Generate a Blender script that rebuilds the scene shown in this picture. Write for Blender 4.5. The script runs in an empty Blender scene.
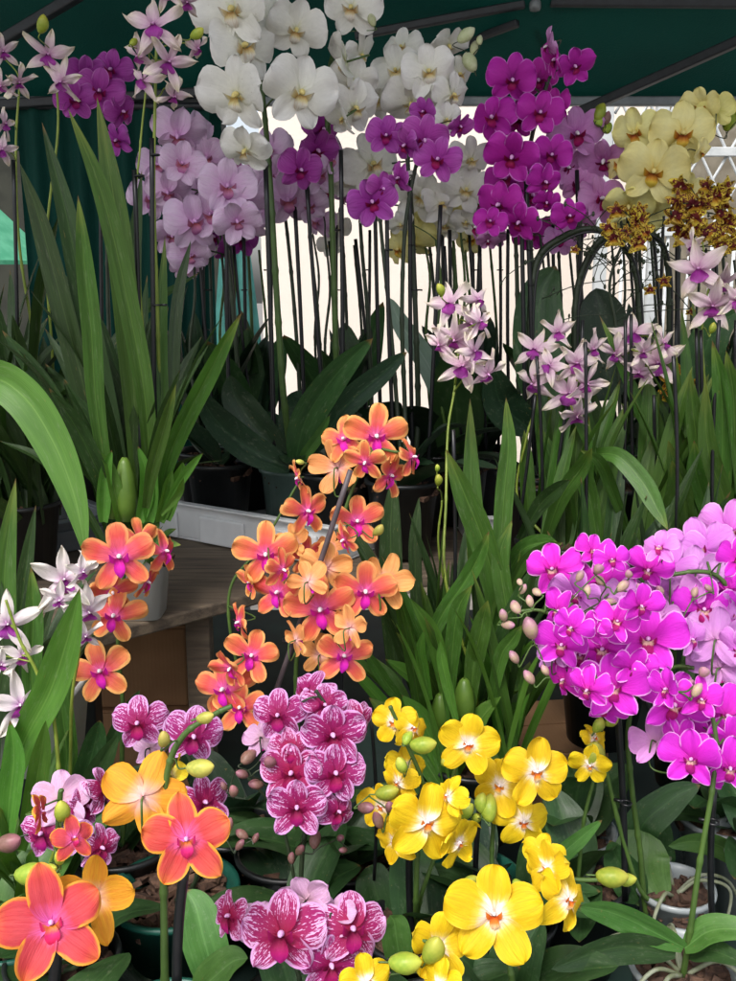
import bpy, math, random
from mathutils import Vector as V, Matrix
R = math.radians
sc = bpy.context.scene
COL = sc.collection

# ------------------------------------------------------------------ camera frame, used only to read off where things stand
CAM = V((0, 0, 1.5)); PITCH = R(12); F = 950.0; CX = 368.0; CY = 490.5
FW = V((0, math.cos(PITCH), -math.sin(PITCH))); UP = V((0, math.sin(PITCH), math.cos(PITCH))); RT = V((1, 0, 0))
def ray(x, y): return FW + RT * ((x - CX) / F) + UP * ((CY - y) / F)
def P(x, y, Y): d = ray(x, y); return CAM + d * (Y / d.y)
def G(x, y, z): d = ray(x, y); return CAM + d * ((z - CAM.z) / d.z)
def XW(x, Y, z): return (x - CX) / F * (V((0, Y, z)) - CAM).dot(FW)
def SZ(w, p): return w / F * (p - CAM).dot(FW)

# ------------------------------------------------------------------ materials
def lin(h):
    h = h.lstrip('#'); out = []
    for i in (0, 2, 4):
        c = int(h[i:i+2], 16) / 255
        out.append(c / 12.92 if c <= .04045 else ((c + .055) / 1.055) ** 2.4)
    return (*out, 1)
class NT:
    def __init__(s, name):
        s.m = bpy.data.materials.new(name); s.m.use_nodes = True
        s.t = s.m.node_tree; s.t.nodes.clear()
        s.out = s.t.nodes.new('ShaderNodeOutputMaterial')
    def n(s, typ, **kw):
        nd = s.t.nodes.new('ShaderNode' + typ)
        for k, v in kw.items(): setattr(nd, k, v)
        return nd
    def L(s, a, b): s.t.links.new(a, b)
    def put(s, sock, v):
        if v is None: return
        if isinstance(v, bpy.types.NodeSocket): s.L(v, sock)
        else: sock.default_value = v
    def math(s, op, a, b=None, c=None, clamp=False):
        nd = s.n('Math', operation=op, use_clamp=clamp)
        s.put(nd.inputs[0], a); s.put(nd.inputs[1], b); s.put(nd.inputs[2], c)
        return nd.outputs[0]
    def mix(s, f, a, b, mode='MIX'):
        nd = s.n('Mix', data_type='RGBA', blend_type=mode)
        s.put(nd.inputs[0], f); s.put(nd.inputs[6], a); s.put(nd.inputs[7], b)
        return nd.outputs[2]
    def step(s, x, lo, hi, a=0., b=1.):
        nd = s.n('MapRange', interpolation_type='SMOOTHSTEP')
        s.put(nd.inputs[0], x); nd.inputs[1].default_value = lo; nd.inputs[2].default_value = hi
        nd.inputs[3].default_value = a; nd.inputs[4].default_value = b
        return nd.outputs[0]
    def ramp(s, x, stops):
        nd = s.n('ValToRGB'); el = nd.color_ramp.elements
        while len(el) < len(stops): el.new(.5)
        for e, (p, c) in zip(el, stops): e.position = p; e.color = c
        s.L(x, nd.inputs[0]); return nd.outputs[0]
    def xyz(s, x, y, z=0.):
        nd = s.n('CombineXYZ'); s.put(nd.inputs[0], x); s.put(nd.inputs[1], y); s.put(nd.inputs[2], z)
        return nd.outputs[0]
    def noise(s, vec, scale, detail=2., rough=.5):
        nd = s.n('TexNoise'); s.put(nd.inputs['Vector'], vec)
        nd.inputs['Scale'].default_value = scale; nd.inputs['Detail'].default_value = detail
        nd.inputs['Roughness'].default_value = rough
        return nd.outputs[0]
    def uv(s, name='UVMap'):
        nd = s.n('UVMap', uv_map=name); x = s.n('SeparateXYZ'); s.L(nd.outputs[0], x.inputs[0])
        return x.outputs[0], x.outputs[1]
    def rand(s): return s.n('ObjectInfo').outputs['Random']
    def obj(s): return s.n('TexCoord').outputs['Object']
    def bump(s, h, strength=.3, dist=.001):
        nd = s.n('Bump'); nd.inputs['Strength'].default_value = strength; nd.inputs['Distance'].default_value = dist
        s.L(h, nd.inputs['Height']); return nd.outputs[0]
    def hsv(s, col, h=None, sat=None, val=None):
        nd = s.n('HueSaturation'); s.put(nd.inputs['Color'], col)
        s.put(nd.inputs['Hue'], h); s.put(nd.inputs['Saturation'], sat); s.put(nd.inputs['Value'], val)
        return nd.outputs[0]
    def shade(s, col, rough=.5, trans=0., normal=None, spec=.45, metal=0., coat=0., tcol=None):
        b = s.n('BsdfPrincipled')
        s.put(b.inputs['Base Color'], col); s.put(b.inputs['Roughness'], rough)
        b.inputs['Specular IOR Level'].default_value = spec; b.inputs['Metallic'].default_value = metal
        b.inputs['Coat Weight'].default_value = coat; b.inputs['Coat Roughness'].default_value = .25
        if normal is not None: s.L(normal, b.inputs['Normal'])
        if trans > 0:
            t = s.n('BsdfTranslucent'); s.put(t.inputs[0], tcol if tcol is not None else col)
            if normal is not None: s.L(normal, t.inputs['Normal'])
            mx = s.n('MixShader'); mx.inputs[0].default_value = trans
            s.L(b.outputs[0], mx.inputs[1]); s.L(t.outputs[0], mx.inputs[2]); s.L(mx.outputs[0], s.out.inputs[0])
        else: s.L(b.outputs[0], s.out.inputs[0])
        return s.m

def petal_mat(name, stops, edge=None, veins=None, stripes=None, blotch=None, back=None, rough=.58, trans=.2, hue=.012, val=.16):
    m = NT(name); u, v = m.uv(); e, part = m.uv('Edge'); rnd = m.rand()
    v = m.math('MULTIPLY_ADD', v, 2., -1.)
    av = m.math('ABSOLUTE', v)
    wob = m.noise(m.xyz(m.math('MULTIPLY', v, 3.), m.math('MULTIPLY', u, 2.), m.math('MULTIPLY', rnd, 37.)), 1.6, 3.)
    uu = m.math('ADD', u, m.math('MULTIPLY_ADD', wob, .22, -.11))
    col = m.ramp(uu, [(p, lin(c)) for p, c in stops])
    z = m.math('MULTIPLY_ADD', rnd, 53., m.math('MULTIPLY', part, 5.))
    if stripes:
        streak = m.noise(m.xyz(m.math('MULTIPLY', v, 12.), m.math('MULTIPLY', u, 2.6), z), 1., 2., .55)
        dots = m.noise(m.xyz(m.math('MULTIPLY', v, 15.), m.math('MULTIPLY', u, 13.), z), 1., 1.)
        nz = m.math('ADD', m.math('MULTIPLY', streak, .62), m.math('MULTIPLY', dots, .38))
        bias = m.ramp(u, [(0, (.28,)*3+(1,)), (.28, (.19,)*3+(1,)), (.5, (.11,)*3+(1,)), (.78, (.06,)*3+(1,)), (1, (.02,)*3+(1,))])
        f = m.step(m.math('ADD', nz, bias), .50, .57)
        f = m.math('MULTIPLY', f, m.step(e, .02, .085))
        col = m.mix(f, col, m.ramp(u, [(0, lin(stripes[0])), (1, lin(stripes[1]))]))
    if veins:
        w = m.noise(m.xyz(m.math('MULTIPLY', v, veins[2] * .55), m.math('MULTIPLY', u, 1.7), z), 1., 3., .55)
        w = m.step(w, .46, .72)
        w = m.math('MULTIPLY', w, m.step(e, .0, .12))
        col = m.mix(m.math('MULTIPLY', w, veins[1]), col, lin(veins[0]))
    if blotch:
        b1 = m.noise(m.xyz(m.math('MULTIPLY', v, 2.2), m.math('MULTIPLY', u, 5.), z), 1.3, 2.)
        f = m.math('MULTIPLY', m.step(b1, .47, .54), m.step(e, .02, .07))
        col = m.mix(f, col, lin(blotch))
    if edge:
        f = m.step(m.math('ADD', e, m.math('MULTIPLY_ADD', wob, edge[1] * 1.6, -edge[1] * .8)), edge[1] * .25, edge[1] * 1.1, 1., 0.)
        col = m.mix(m.math('MULTIPLY', f, edge[2] if len(edge) > 2 else .9), col, lin(edge[0]))
    if back:
        g = m.n('NewGeometry').outputs['Backfacing']
        bc = m.mix(m.step(m.noise(m.xyz(m.math('MULTIPLY', v, 6.), u, z), 1.5), .35, .7), lin(back[0]), lin(back[1]))
        bc = m.mix(m.step(u, .0, .45, .8, 0.), bc, lin(back[2]))
        col = m.mix(m.math('MULTIPLY', g, .8), col, bc)
    age = m.noise(m.xyz(m.math('MULTIPLY', v, 7.), m.math('MULTIPLY', u, 7.), z), 1.4, 3., .6)
    aged = m.math('MULTIPLY', m.step(age, .66, .72), m.step(rnd, .45, .7, 0., .4))
    col = m.mix(aged, col, lin('#8a5a3c'))
    mott = m.noise(m.xyz(m.math('MULTIPLY', v, 4.), m.math('MULTIPLY', u, 4.), z), 1.3, 4., .6)
    value = m.math('ADD', m.math('MULTIPLY_ADD', rnd, val, 1. - val / 2), m.math('MULTIPLY_ADD', mott, .24, -.12))
    col = m.hsv(col, m.math('MULTIPLY_ADD', rnd, hue * 2, .5 - hue), None, value)
    fine = m.noise(m.xyz(m.math('MULTIPLY', v, 11.), m.math('MULTIPLY', u, 1.6), z), 1.2, 3., .55)
    vein_h = m.math('ADD', fine, m.math('MULTIPLY', mott, .8))
    ro = m.math('MULTIPLY_ADD', fine, .3, rough - .08)
    return m.shade(col, ro, trans, m.bump(vein_h, .38, .0014), spec=.32)

def simple_mat(name, c1, c2=None, rough=.5, scale=40., trans=0., spec=.5, metal=0., bump=0., val=.1, detail=3.):
    m = NT(name); o = m.obj(); rnd = m.rand()
    nz = m.noise(o, scale, detail, .6)
    col = m.mix(m.step(nz, .3, .7), lin(c1), lin(c2 or c1))
    col = m.hsv(col, None, None, m.math('MULTIPLY_ADD', rnd, val, 1 - val / 2))
    return m.shade(col, rough, trans, m.bump(nz, bump, .002) if bump else None, spec=spec, metal=metal)

def leaf_mat(name, c1, c2, mid, rough=.38, trans=.22, tip=None, back=None):
    m = NT(name); u, v = m.uv(); rnd = m.rand(); o = m.obj()
    v = m.math('MULTIPLY_ADD', v, 2., -1.); av = m.math('ABSOLUTE', v)
    z = m.math('MULTIPLY', rnd, 41.)
    n1 = m.noise(m.xyz(m.math('MULTIPLY', v, 1.5), m.math('MULTIPLY', u, 4.), z), 1.4, 3.)
    n2 = m.noise(m.xyz(m.math('MULTIPLY', v, 24.), m.math('MULTIPLY', u, 1.5), z), 1., 2.)
    col = m.mix(m.step(n1, .3, .7), lin(c1), lin(c2))
    col = m.mix(m.math('MULTIPLY', m.step(n2, .45, .75), .3), col, lin(mid))
    rib = m.step(av, .015, .075, 1., 0.)
    col = m.mix(m.math('MULTIPLY', rib, .55), col, lin(mid))
    if tip: col = m.mix(m.step(m.math('ADD', u, m.math('MULTIPLY', n1, .3)), .95, 1.25), col, lin(tip))
    tipb = m.step(m.math('ADD', u, m.math('MULTIPLY_ADD', rnd, .05, -.03)), .965, .995)
    col = m.mix(m.math('MULTIPLY', tipb, m.step(rnd, .35, .5)), col, lin('#6a5530'))
    dust = m.noise(m.xyz(m.math('MULTIPLY', v, 2.), m.math('MULTIPLY', u, 7.), z), 2.2, 5., .7)
    col = m.mix(m.step(dust, .52, .78, 0., .22), col, lin('#a3ab90'))
    # pale wear marks and a few brown nicks
    wear = m.noise(m.xyz(m.math('MULTIPLY', v, 5.), m.math('MULTIPLY', u, 16.), z), 1.2, 3.)
    col = m.mix(m.step(wear, .69, .74, 0., .45), col, lin('#8a7a45'))
    col = m.hsv(col, m.math('MULTIPLY_ADD', rnd, .02, .49), None, m.math('MULTIPLY_ADD', rnd, .35, .83))
    h = m.math('ADD', m.math('MULTIPLY', n2, .6), m.math('MULTIPLY', n1, .8))
    ro = m.math('ADD', m.math('MULTIPLY_ADD', n1, .25, rough - .14), m.math('MULTIPLY', dust, .18))
    return m.shade(col, ro, trans, m.bump(h, .35, .0012), spec=.5, tcol=m.hsv(col, .49, 1.1, 1.6))

M = {}
# petals
M['white']   = petal_mat('white_petal', [(0, '#dfe0b8'), (.18, '#f2f1e6'), (1, '#f1efec')], back=('#eceae2', '#e4e6d6', '#d5dca8'), trans=.17, hue=.004, val=.08)
M['lilac']   = petal_mat('lilac_petal', [(0, '#d79ad2'), (.25, '#e2b8e0'), (.7, '#e9cdea'), (1, '#e6cde8')], veins=('#cf90cf', .35, 20.), back=('#e6cbe6', '#dfc0e0', '#d6b5c8'), trans=.17, val=.12)
M['purple']  = petal_mat('purple_petal', [(0, '#8e1f86'), (.4, '#a93aa4'), (1, '#b95bb8')], veins=('#861a80', .6, 24.), edge=('#d08ccf', .05, .5), back=('#b56ab4', '#a95aa8', '#9f5f90'), trans=.2)
M['magenta'] = petal_mat('deep_magenta_petal', [(0, '#8a0e78'), (.35, '#b01898'), (1, '#c02cae')], edge=('#d884d6', .05, .8), back=('#b25cb4', '#a850aa', '#9c5590'), trans=.2)
M['pink']    = petal_mat('pink_petal', [(0, '#b858a8'), (.3, '#cf86c6'), (1, '#d39bcf')], veins=('#b35fae', .4, 22.), back=('#cf9bc6', '#c78fbe', '#bf8aa8'), trans=.17)
M['cream']   = petal_mat('pale_yellow_petal', [(0, '#d9b84a'), (.15, '#ebe08e'), (.5, '#efe9a4'), (1, '#eee493')], back=('#e7df92', '#dfdb85', '#cfd076'), trans=.17, val=.1)
M['orange']  = petal_mat('orange_petal', [(0, '#f08ccc'), (.16, '#e45a9c'), (.32, '#dc5464'), (.6, '#dc5e4a'), (.86, '#e27c4c'), (1, '#e8a062')], edge=('#eaac66', .13, .8), veins=('#c83c40', .5, 26.), back=('#ecb06a', '#e69c58', '#f0ccbe'), trans=.17, hue=.01)
M['apricot'] = petal_mat('coral_petal', [(0, '#ec70cc'), (.16, '#de5c92'), (.36, '#cc444c'), (.75, '#d04e46'), (1, '#dc7642')], edge=('#eea63a', .07, .95), veins=('#b8262e', .6, 30.), back=('#f0b428', '#eaa026', '#f4d8cc'), trans=.17, hue=.008)
M['yellow']  = petal_mat('golden_yellow_petal', [(0, '#f5ecf0'), (.16, '#f4e6d4'), (.3, '#e8cc50'), (.42, '#e2bc16'), (1, '#e6c614')], edge=('#ecd040', .03, .5), veins=('#d0980e', .5, 24.), back=('#f0d634', '#e8d838', '#dfe07a'), trans=.17, hue=.006, val=.12)
M['striped'] = petal_mat('striped_petal', [(0, '#d070b4'), (.4, '#e2aede'), (1, '#dfb0e0')], stripes=('#900a44', '#a02676'), edge=('#d99ad8', .05, .85), back=('#e6bfdf', '#deb2d8', '#d8b4c0'), trans=.17)
M['fuchsia'] = petal_mat('fuchsia_petal', [(0, '#b01a86'), (.25, '#cf1fba'), (.6, '#d829cc'), (1, '#d834d0')], edge=('#f0a8ec', .05, .95), back=('#d98ad8', '#cf78cf', '#d9a5c8'), trans=.17)
M['mauve']   = petal_mat('light_mauve_petal', [(0, '#c94fc2'), (.3, '#d474d4'), (1, '#dc90dd')], edge=('#eab4ea', .05, .6), veins=('#c55cc8', .4, 22.), back=('#dd9edd', '#d690d8', '#d9a8c8'), trans=.17)
M['star']    = petal_mat('blush_star_petal', [(0, '#b87aa8'), (.25, '#d6b4c6'), (.6, '#e2cfd0'), (1, '#e4dcc0')], veins=('#c093b4', .45, 12.), back=('#e6d2d4', '#dfc6cc', '#d9d0a8'), trans=.17)
M['ivory']   = petal_mat('ivory_star_petal', [(0, '#cc90c8'), (.25, '#e6d8de'), (1, '#e8e4d6')], back=('#ece8dc', '#e8e2da', '#dfe0b8'), trans=.17)
M['leopard'] = petal_mat('leopard_petal', [(0, '#5e1a20'), (.36, '#6e2026'), (.5, '#dcbc3e'), (1, '#e2ca52')], blotch='#681c24', back=('#cdb25a', '#b88f3a', '#b8a050'), trans=.18)
M['amber']   = petal_mat('amber_petal', [(0, '#b06a22'), (.4, '#d99a2a'), (1, '#e4b83a')], blotch='#8c4a3a', trans=.2)
M['ruby']    = petal_mat('ruby_petal', [(0, '#7c0e20'), (1, '#a01a34')], edge=('#d58a92', .05, .6), trans=.2)
# lips and columns
M['lip_white']   = petal_mat('cream_lip', [(0, '#d0a860'), (.3, '#e6d8a4'), (.5, '#efeadb'), (1, '#efece4')], veins=('#c08a50', .4, 10.))
M['lip_rose']    = petal_mat('rose_lip', [(0, '#b7605a'), (.5, '#cf86b0'), (1, '#c46fb8')])
M['lip_magenta'] = petal_mat('magenta_lip', [(0, '#c02a86'), (.4, '#dc1fb0'), (1, '#e32ad0')])
M['lip_crimson'] = petal_mat('crimson_lip', [(0, '#6a0a34'), (.3, '#8e0c4e'), (.6, '#a80e6a'), (1, '#b41c86')])
M['lip_wine']    = petal_mat('wine_lip', [(0, '#f0d0c0'), (.18, '#e4b4a8'), (.3, '#a20c62'), (1, '#b01484')])
M['lip_orange']  = petal_mat('orange_lip', [(0, '#d8661c'), (.45, '#e8912c'), (.7, '#f0d090'), (1, '#f3e8d0')], veins=('#cc5a1c', .6, 8.))
M['lip_amber']   = petal_mat('amber_lip', [(0, '#8a3a20'), (.35, '#cc8a2c'), (.6, '#e4c24a'), (1, '#eacf58')])
M['lip_orchid']  = petal_mat('orchid_purple_lip', [(0, '#6e1464'), (.35, '#9a2a94'), (1, '#c768c4')], veins=('#7a1a74', .4, 16.))
M['lip_gold']    = petal_mat('gold_pink_lip', [(0, '#e8902a'), (.4, '#d82a80'), (1, '#d8205c')])
M['col_white']   = simple_mat('white_column', '#f0e8ea', '#e8dce8', .4)
M['col_pink']    = simple_mat('pink_column', '#e8b4e0', '#d89ad8', .4)
M['col_yellow']  = simple_mat('yellow_column', '#e8d890', '#dcc878', .4)
# greenery
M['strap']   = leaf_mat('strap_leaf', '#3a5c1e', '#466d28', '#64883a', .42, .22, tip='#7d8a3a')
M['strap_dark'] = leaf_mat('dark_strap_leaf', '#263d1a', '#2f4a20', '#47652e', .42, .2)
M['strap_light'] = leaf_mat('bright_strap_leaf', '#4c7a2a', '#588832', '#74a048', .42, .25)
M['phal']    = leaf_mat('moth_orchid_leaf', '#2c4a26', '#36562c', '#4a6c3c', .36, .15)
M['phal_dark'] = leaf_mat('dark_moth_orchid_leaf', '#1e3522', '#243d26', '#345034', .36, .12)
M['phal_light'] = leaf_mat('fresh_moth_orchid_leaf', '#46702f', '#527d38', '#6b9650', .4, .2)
M['phal_grey'] = leaf_mat('grey_green_leaf', '#7f9888', '#8ba594', '#a6bcae', .4, .2)
M['stem']    = simple_mat('green_stem', '#4e6a2e', '#3f5826', .45, 30)
M['stem_yel'] = simple_mat('yellow_green_stem', '#8a9a3c', '#70842e', .45, 30)
M['stem_dark'] = simple_mat('dark_stem', '#2a3524', '#33402a', .45, 30)
M['stake']   = simple_mat('black_plastic_stake', '#121316', '#1c1d20', .35, 60)
M['stake_grey'] = simple_mat('grey_brown_stake', '#4a4246', '#5a5054', .5, 60)
M['bulb']    = simple_mat('pseudobulb_green', '#4c6a24', '#5f7c2e', .4, 25)
M['bulb_yel'] = simple_mat('pseudobulb_yellow', '#9aa03c', '#7c8c30', .4, 25)
def bud_mat(name, c1, c2, tip):
    m = NT(name); u, v = m.uv(); rnd = m.rand(); nz = m.noise(m.obj(), 3.5, 4.)
    t = m.math('MULTIPLY_ADD', v, .5, .5)
    col = m.mix(m.step(nz, .3, .7), lin(c1), lin(c2))
    col = m.mix(m.step(t, .5, 1.), col, lin(tip)); col = m.hsv(col, m.math('MULTIPLY_ADD', rnd, .03, .485), None, m.math('MULTIPLY_ADD', rnd, .35, .8))
    return m.shade(col, .42, .12, m.bump(nz, .15, .002), spec=.4)
M['bud_green'] = bud_mat('green_bud', '#8fa838', '#a4b440', '#c4c850')
M['bud_olive'] = bud_mat('olive_yellow_bud', '#a4a44a', '#b8b054', '#cfc060')
M['bud_pink'] = bud_mat('pink_bud', '#bf9a94', '#b8a880', '#c48ea4')
M['bud_rose'] = bud_mat('dusky_rose_bud', '#8c6660', '#7c5c50', '#a8707c')
M['bud_white'] = bud_mat('pale_green_bud', '#c4cc98', '#d0d4ac', '#dcdcbc')
M['root'] = simple_mat('silvery_root', '#8f9480', '#6c7350', .6, 60, bump=.2)
# pots and hard things
def clear_plastic():
    m = NT('cloudy_clear_plastic'); nz = m.noise(m.obj(), 25., 3.)
    b = m.n('BsdfPrincipled'); b.inputs['Base Color'].default_value = lin('#b4bcbe'); b.inputs['Roughness'].default_value = .22
    t = m.n('BsdfTransparent'); t.inputs[0].default_value = (.86, .89, .88, 1)
    mx = m.n('MixShader'); m.L(m.step(nz, .3, .75, .25, .5), mx.inputs[0])
    m.L(b.outputs[0], mx.inputs[1]); m.L(t.outputs[0], mx.inputs[2]); m.L(mx.outputs[0], m.out.inputs[0])
    return m.m
M['pot_clear'] = clear_plastic()
M['pot_white'] = simple_mat('white_plastic', '#ecebe8', '#e2e1de', .4, 12)
M['pot_black'] = simple_mat('black_plastic', '#17191a', '#222425', .4, 30)
M['pot_teal'] = simple_mat('dark_teal_plastic', '#1b5044', '#22604f', .4, 30)
M['pot_glass'] = simple_mat('smoky_green_plastic', '#4f6660', '#5c746c', .3, 30)
M['bark'] = simple_mat('bark_chips', '#38271f', '#624838', .85, 120, bump=.6, val=.3)
M['tray'] = simple_mat('grey_white_tray', '#e6e8e8', '#d8dadb', .5, 15)
M['tray_grey'] = simple_mat('dull_grey_tray', '#6c7072', '#5a5e60', .5, 15)
M['mint'] = simple_mat('mint_fabric', '#4fa882', '#6cc09a', .75, 14, trans=.4, bump=.4)
M['teal'] = simple_mat('teal_sheet', '#35736c', '#478a82', .7, 16, trans=.15, bump=.4)
M['frame'] = simple_mat('dark_grey_steel', '#26282c', '#303338', .45, 40)
M['alu'] = simple_mat('dull_aluminium', '#8b9092', '#7a8084', .45, 30, metal=.3)
M['gate'] = simple_mat('white_painted_steel', '#d8dcdc', '#c6cbcc', .5, 30)
M['soil'] = simple_mat('peat', '#2c1f18', '#3c2c22', .9, 90, bump=.6)

def wood_mat():
    m = NT('weathered_wood'); o = m.obj(); mp = m.n('Mapping'); m.L(o, mp.inputs[0]); mp.inputs['Scale'].default_value = (5, 60, 60); mp.inputs['Rotation'].default_value = (0, 0, R(-43))
    nz = m.noise(mp.outputs[0], 1.5, 5., .65)
    col = m.ramp(nz, [(.25, lin('#3c352e')), (.5, lin('#675a4c')), (.75, lin('#83745f'))])
    return m.shade(col, .8, 0, m.bump(nz, .7, .002))
M['wood'] = wood_mat()
def card_mat():
    m = NT('cardboard'); o = m.obj(); w = m.n('TexWave'); m.L(o, w.inputs[0]); w.inputs['Scale'].default_value = 60.; w.inputs['Distortion'].default_value = 1.
    nz = m.noise(o, 9., 4.)
    col = m.mix(m.step(nz, .3, .7), lin('#8d6a4c'), lin('#a37d5b'))
    return m.shade(col, .85, 0, m.bump(m.math('ADD', w.outputs[1], nz), .15, .001), spec=.2)
M['card'] = card_mat()
def canopy_mat():
    m = NT('dark_green_canvas'); o = m.obj(); nz = m.noise(o, 3., 4.); fine = m.noise(o, 260., 1.)
    col = m.mix(m.step(nz, .3, .7), lin('#083a33'), lin('#0b453c'))
    return m.shade(col, .75, .12, m.bump(m.math('ADD', nz, m.math('MULTIPLY', fine, .4)), .25, .01), spec=.25)
M['canvas'] = canopy_mat()
M['cloth_dark'] = simple_mat('dark_green_cloth', '#10201c', '#16302a', .85, 8, bump=.3)
def wall_mat():
    m = NT('white_render'); o = m.obj(); nz = m.noise(o, 2., 5.); fine = m.noise(o, 90., 2.)
    col = m.mix(m.step(nz, .3, .8), lin('#ebe0d4'), lin('#e2d6ca'))
    return m.shade(col, .9, 0, m.bump(fine, .3, .004), spec=.2)
M['wall'] = wall_mat()
M['brown_wall'] = simple_mat('brown_rough_wall', '#6e6656', '#8a8272', .9, 14, bump=.5)
M['dark_stone'] = simple_mat('dark_stone', '#24261f', '#33352c', .9, 6, bump=.5)
M['ground'] = simple_mat('grey_paving', '#6f6c68', '#85817b', .85, 5, bump=.3)
M['leafmass'] = simple_mat('dark_hedge', '#1a2a18', '#24381f', .7, 20)

# ------------------------------------------------------------------ mesh builder
class MB:
    def __init__(s): s.v = []; s.f = []; s.uv = []; s.ed = []; s.mi = []
    def grid(s, fn, nu, nv, mi=0):
        b = len(s.v)
        for i in range(nu + 1):
            for j in range(nv + 1):
                p, uv, ed = fn(i, j); s.v.append(p); s.uv.append(uv); s.ed.append(ed)
        for i in range(nu):
            for j in range(nv):
                a = b + i * (nv + 1) + j
                s.f.append((a, a + 1, a + nv + 2, a + nv + 1)); s.mi.append(mi)
    def tube(s, pts, rad, n=7, mi=0, cap=True):
        b = len(s.v); k = len(pts); T = []
        for i in range(k):
            t = pts[min(i + 1, k - 1)] - pts[max(i - 1, 0)]
            T.append(t.normalized() if t.length > 1e-9 else V((0, 0, 1)))
        nrm = T[0].orthogonal().normalized()
        for i in range(k):
            nrm = (nrm - T[i] * nrm.dot(T[i]))
            nrm = nrm.normalized() if nrm.length > 1e-6 else T[i].orthogonal().normalized()
            bi = T[i].cross(nrm); r = rad(i / (k - 1)) if callable(rad) else rad
            for j in range(n):
                a = 2 * math.pi * j / n
                s.v.append(pts[i] + nrm * (r * math.cos(a)) + bi * (r * math.sin(a)))
                s.uv.append((i / (k - 1), j / n)); s.ed.append((.5, .5))
        for i in range(k - 1):
            for j in range(n):
                a = b + i * n + j; c = b + i * n + (j + 1) % n
                s.f.append((a, c, c + n, a + n)); s.mi.append(mi)
        if cap:
            s.f.append(tuple(b + j for j in reversed(range(n)))); s.mi.append(mi)
            s.f.append(tuple(b + (k - 1) * n + j for j in range(n))); s.mi.append(mi)
    def lathe(s, prof, c=V((0, 0, 0)), n=24, mi=0, sq=0.):
        b = len(s.v)
        for (r, z) in prof:
            for j in range(n):
                a = 2 * math.pi * j / n; ca, sa = math.cos(a), math.sin(a)
                k = 1.
                if sq: k = (abs(ca) ** sq + abs(sa) ** sq) ** (-1 / sq)
                s.v.append(c + V((r * ca * k, r * sa * k, z))); s.uv.append((j / n, z)); s.ed.append((.5, .5))
        for i in range(len(prof) - 1):
            for j in range(n):
                a = b + i * n + j; d = b + i * n + (j + 1) % n
                s.f.append((a, d, d + n, a + n)); s.mi.append(mi)
    def ell(s, c, r, n=10, m=7, mi=0, rot=None):
        b = len(s.v)
        for i in range(m + 1):
            th = math.pi * i / m
            for j in range(n):
                a = 2 * math.pi * j / n
                p = V((r[0] * math.sin(th) * math.cos(a), r[1] * math.sin(th) * math.sin(a), r[2] * math.cos(th)))
                if rot: p = rot @ p
                s.v.append(c + p); s.uv.append((i / m, j / n)); s.ed.append((.5, .5))
        for i in range(m):
            for j in range(n):
                a = b + i * n + j; d = b + i * n + (j + 1) % n
                s.f.append((a, a + n, d + n, d)); s.mi.append(mi)
    def box(s, lo, hi, mi=0, rot=None, c=None):
        b = len(s.v); lo = V(lo); hi = V(hi)
        for x in (lo.x, hi.x):
            for y in (lo.y, hi.y):
                for z in (lo.z, hi.z):
                    p = V((x, y, z))
                    if rot: p = rot @ p
                    if c: p = p + c
                    s.v.append(p); s.uv.append((0, 0)); s.ed.append((.5, .5))
        for q in ((0, 1, 3, 2), (4, 6, 7, 5), (0, 4, 5, 1), (2, 3, 7, 6), (0, 2, 6, 4), (1, 5, 7, 3)):
            s.f.append(tuple(b + i for i in q)); s.mi.append(mi)
    def mesh(s, name, mats, off=None, smooth=True):
        me = bpy.data.meshes.new(name)
        vs = [v - off for v in s.v] if off is not None else s.v
        me.from_pydata([tuple(v) for v in vs], [], s.f)
        for m in mats: me.materials.append(m)
        me.polygons.foreach_set('material_index', s.mi)
        me.polygons.foreach_set('use_smooth', [smooth] * len(s.f))
        u1 = me.uv_layers.new(name='UVMap'); u2 = me.uv_layers.new(name='Edge')
        a = []; c = []
        for l in me.loops:
            a += s.uv[l.vertex_index]; c += s.ed[l.vertex_index]
        u1.data.foreach_set('uv', a); u2.data.foreach_set('uv', c)
        me.update(); return me

def cat(pts, n=6):
    if len(pts) == 2: return [pts[0].lerp(pts[1], i / n) for i in range(n + 1)]
    out = []; q = [pts[0] * 2 - pts[1]] + list(pts) + [pts[-1] * 2 - pts[-2]]
    for i in range(1, len(q) - 2):
        a, b, c, d = q[i-1:i+3]
        for k in range(n):
            t = k / n
            out.append(.5 * ((2 * b) + (c - a) * t + (2 * a - 5 * b + 4 * c - d) * t * t + (3 * b - a - 3 * c + d) * t ** 3))
    out.append(pts[-1].copy()); return out

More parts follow.
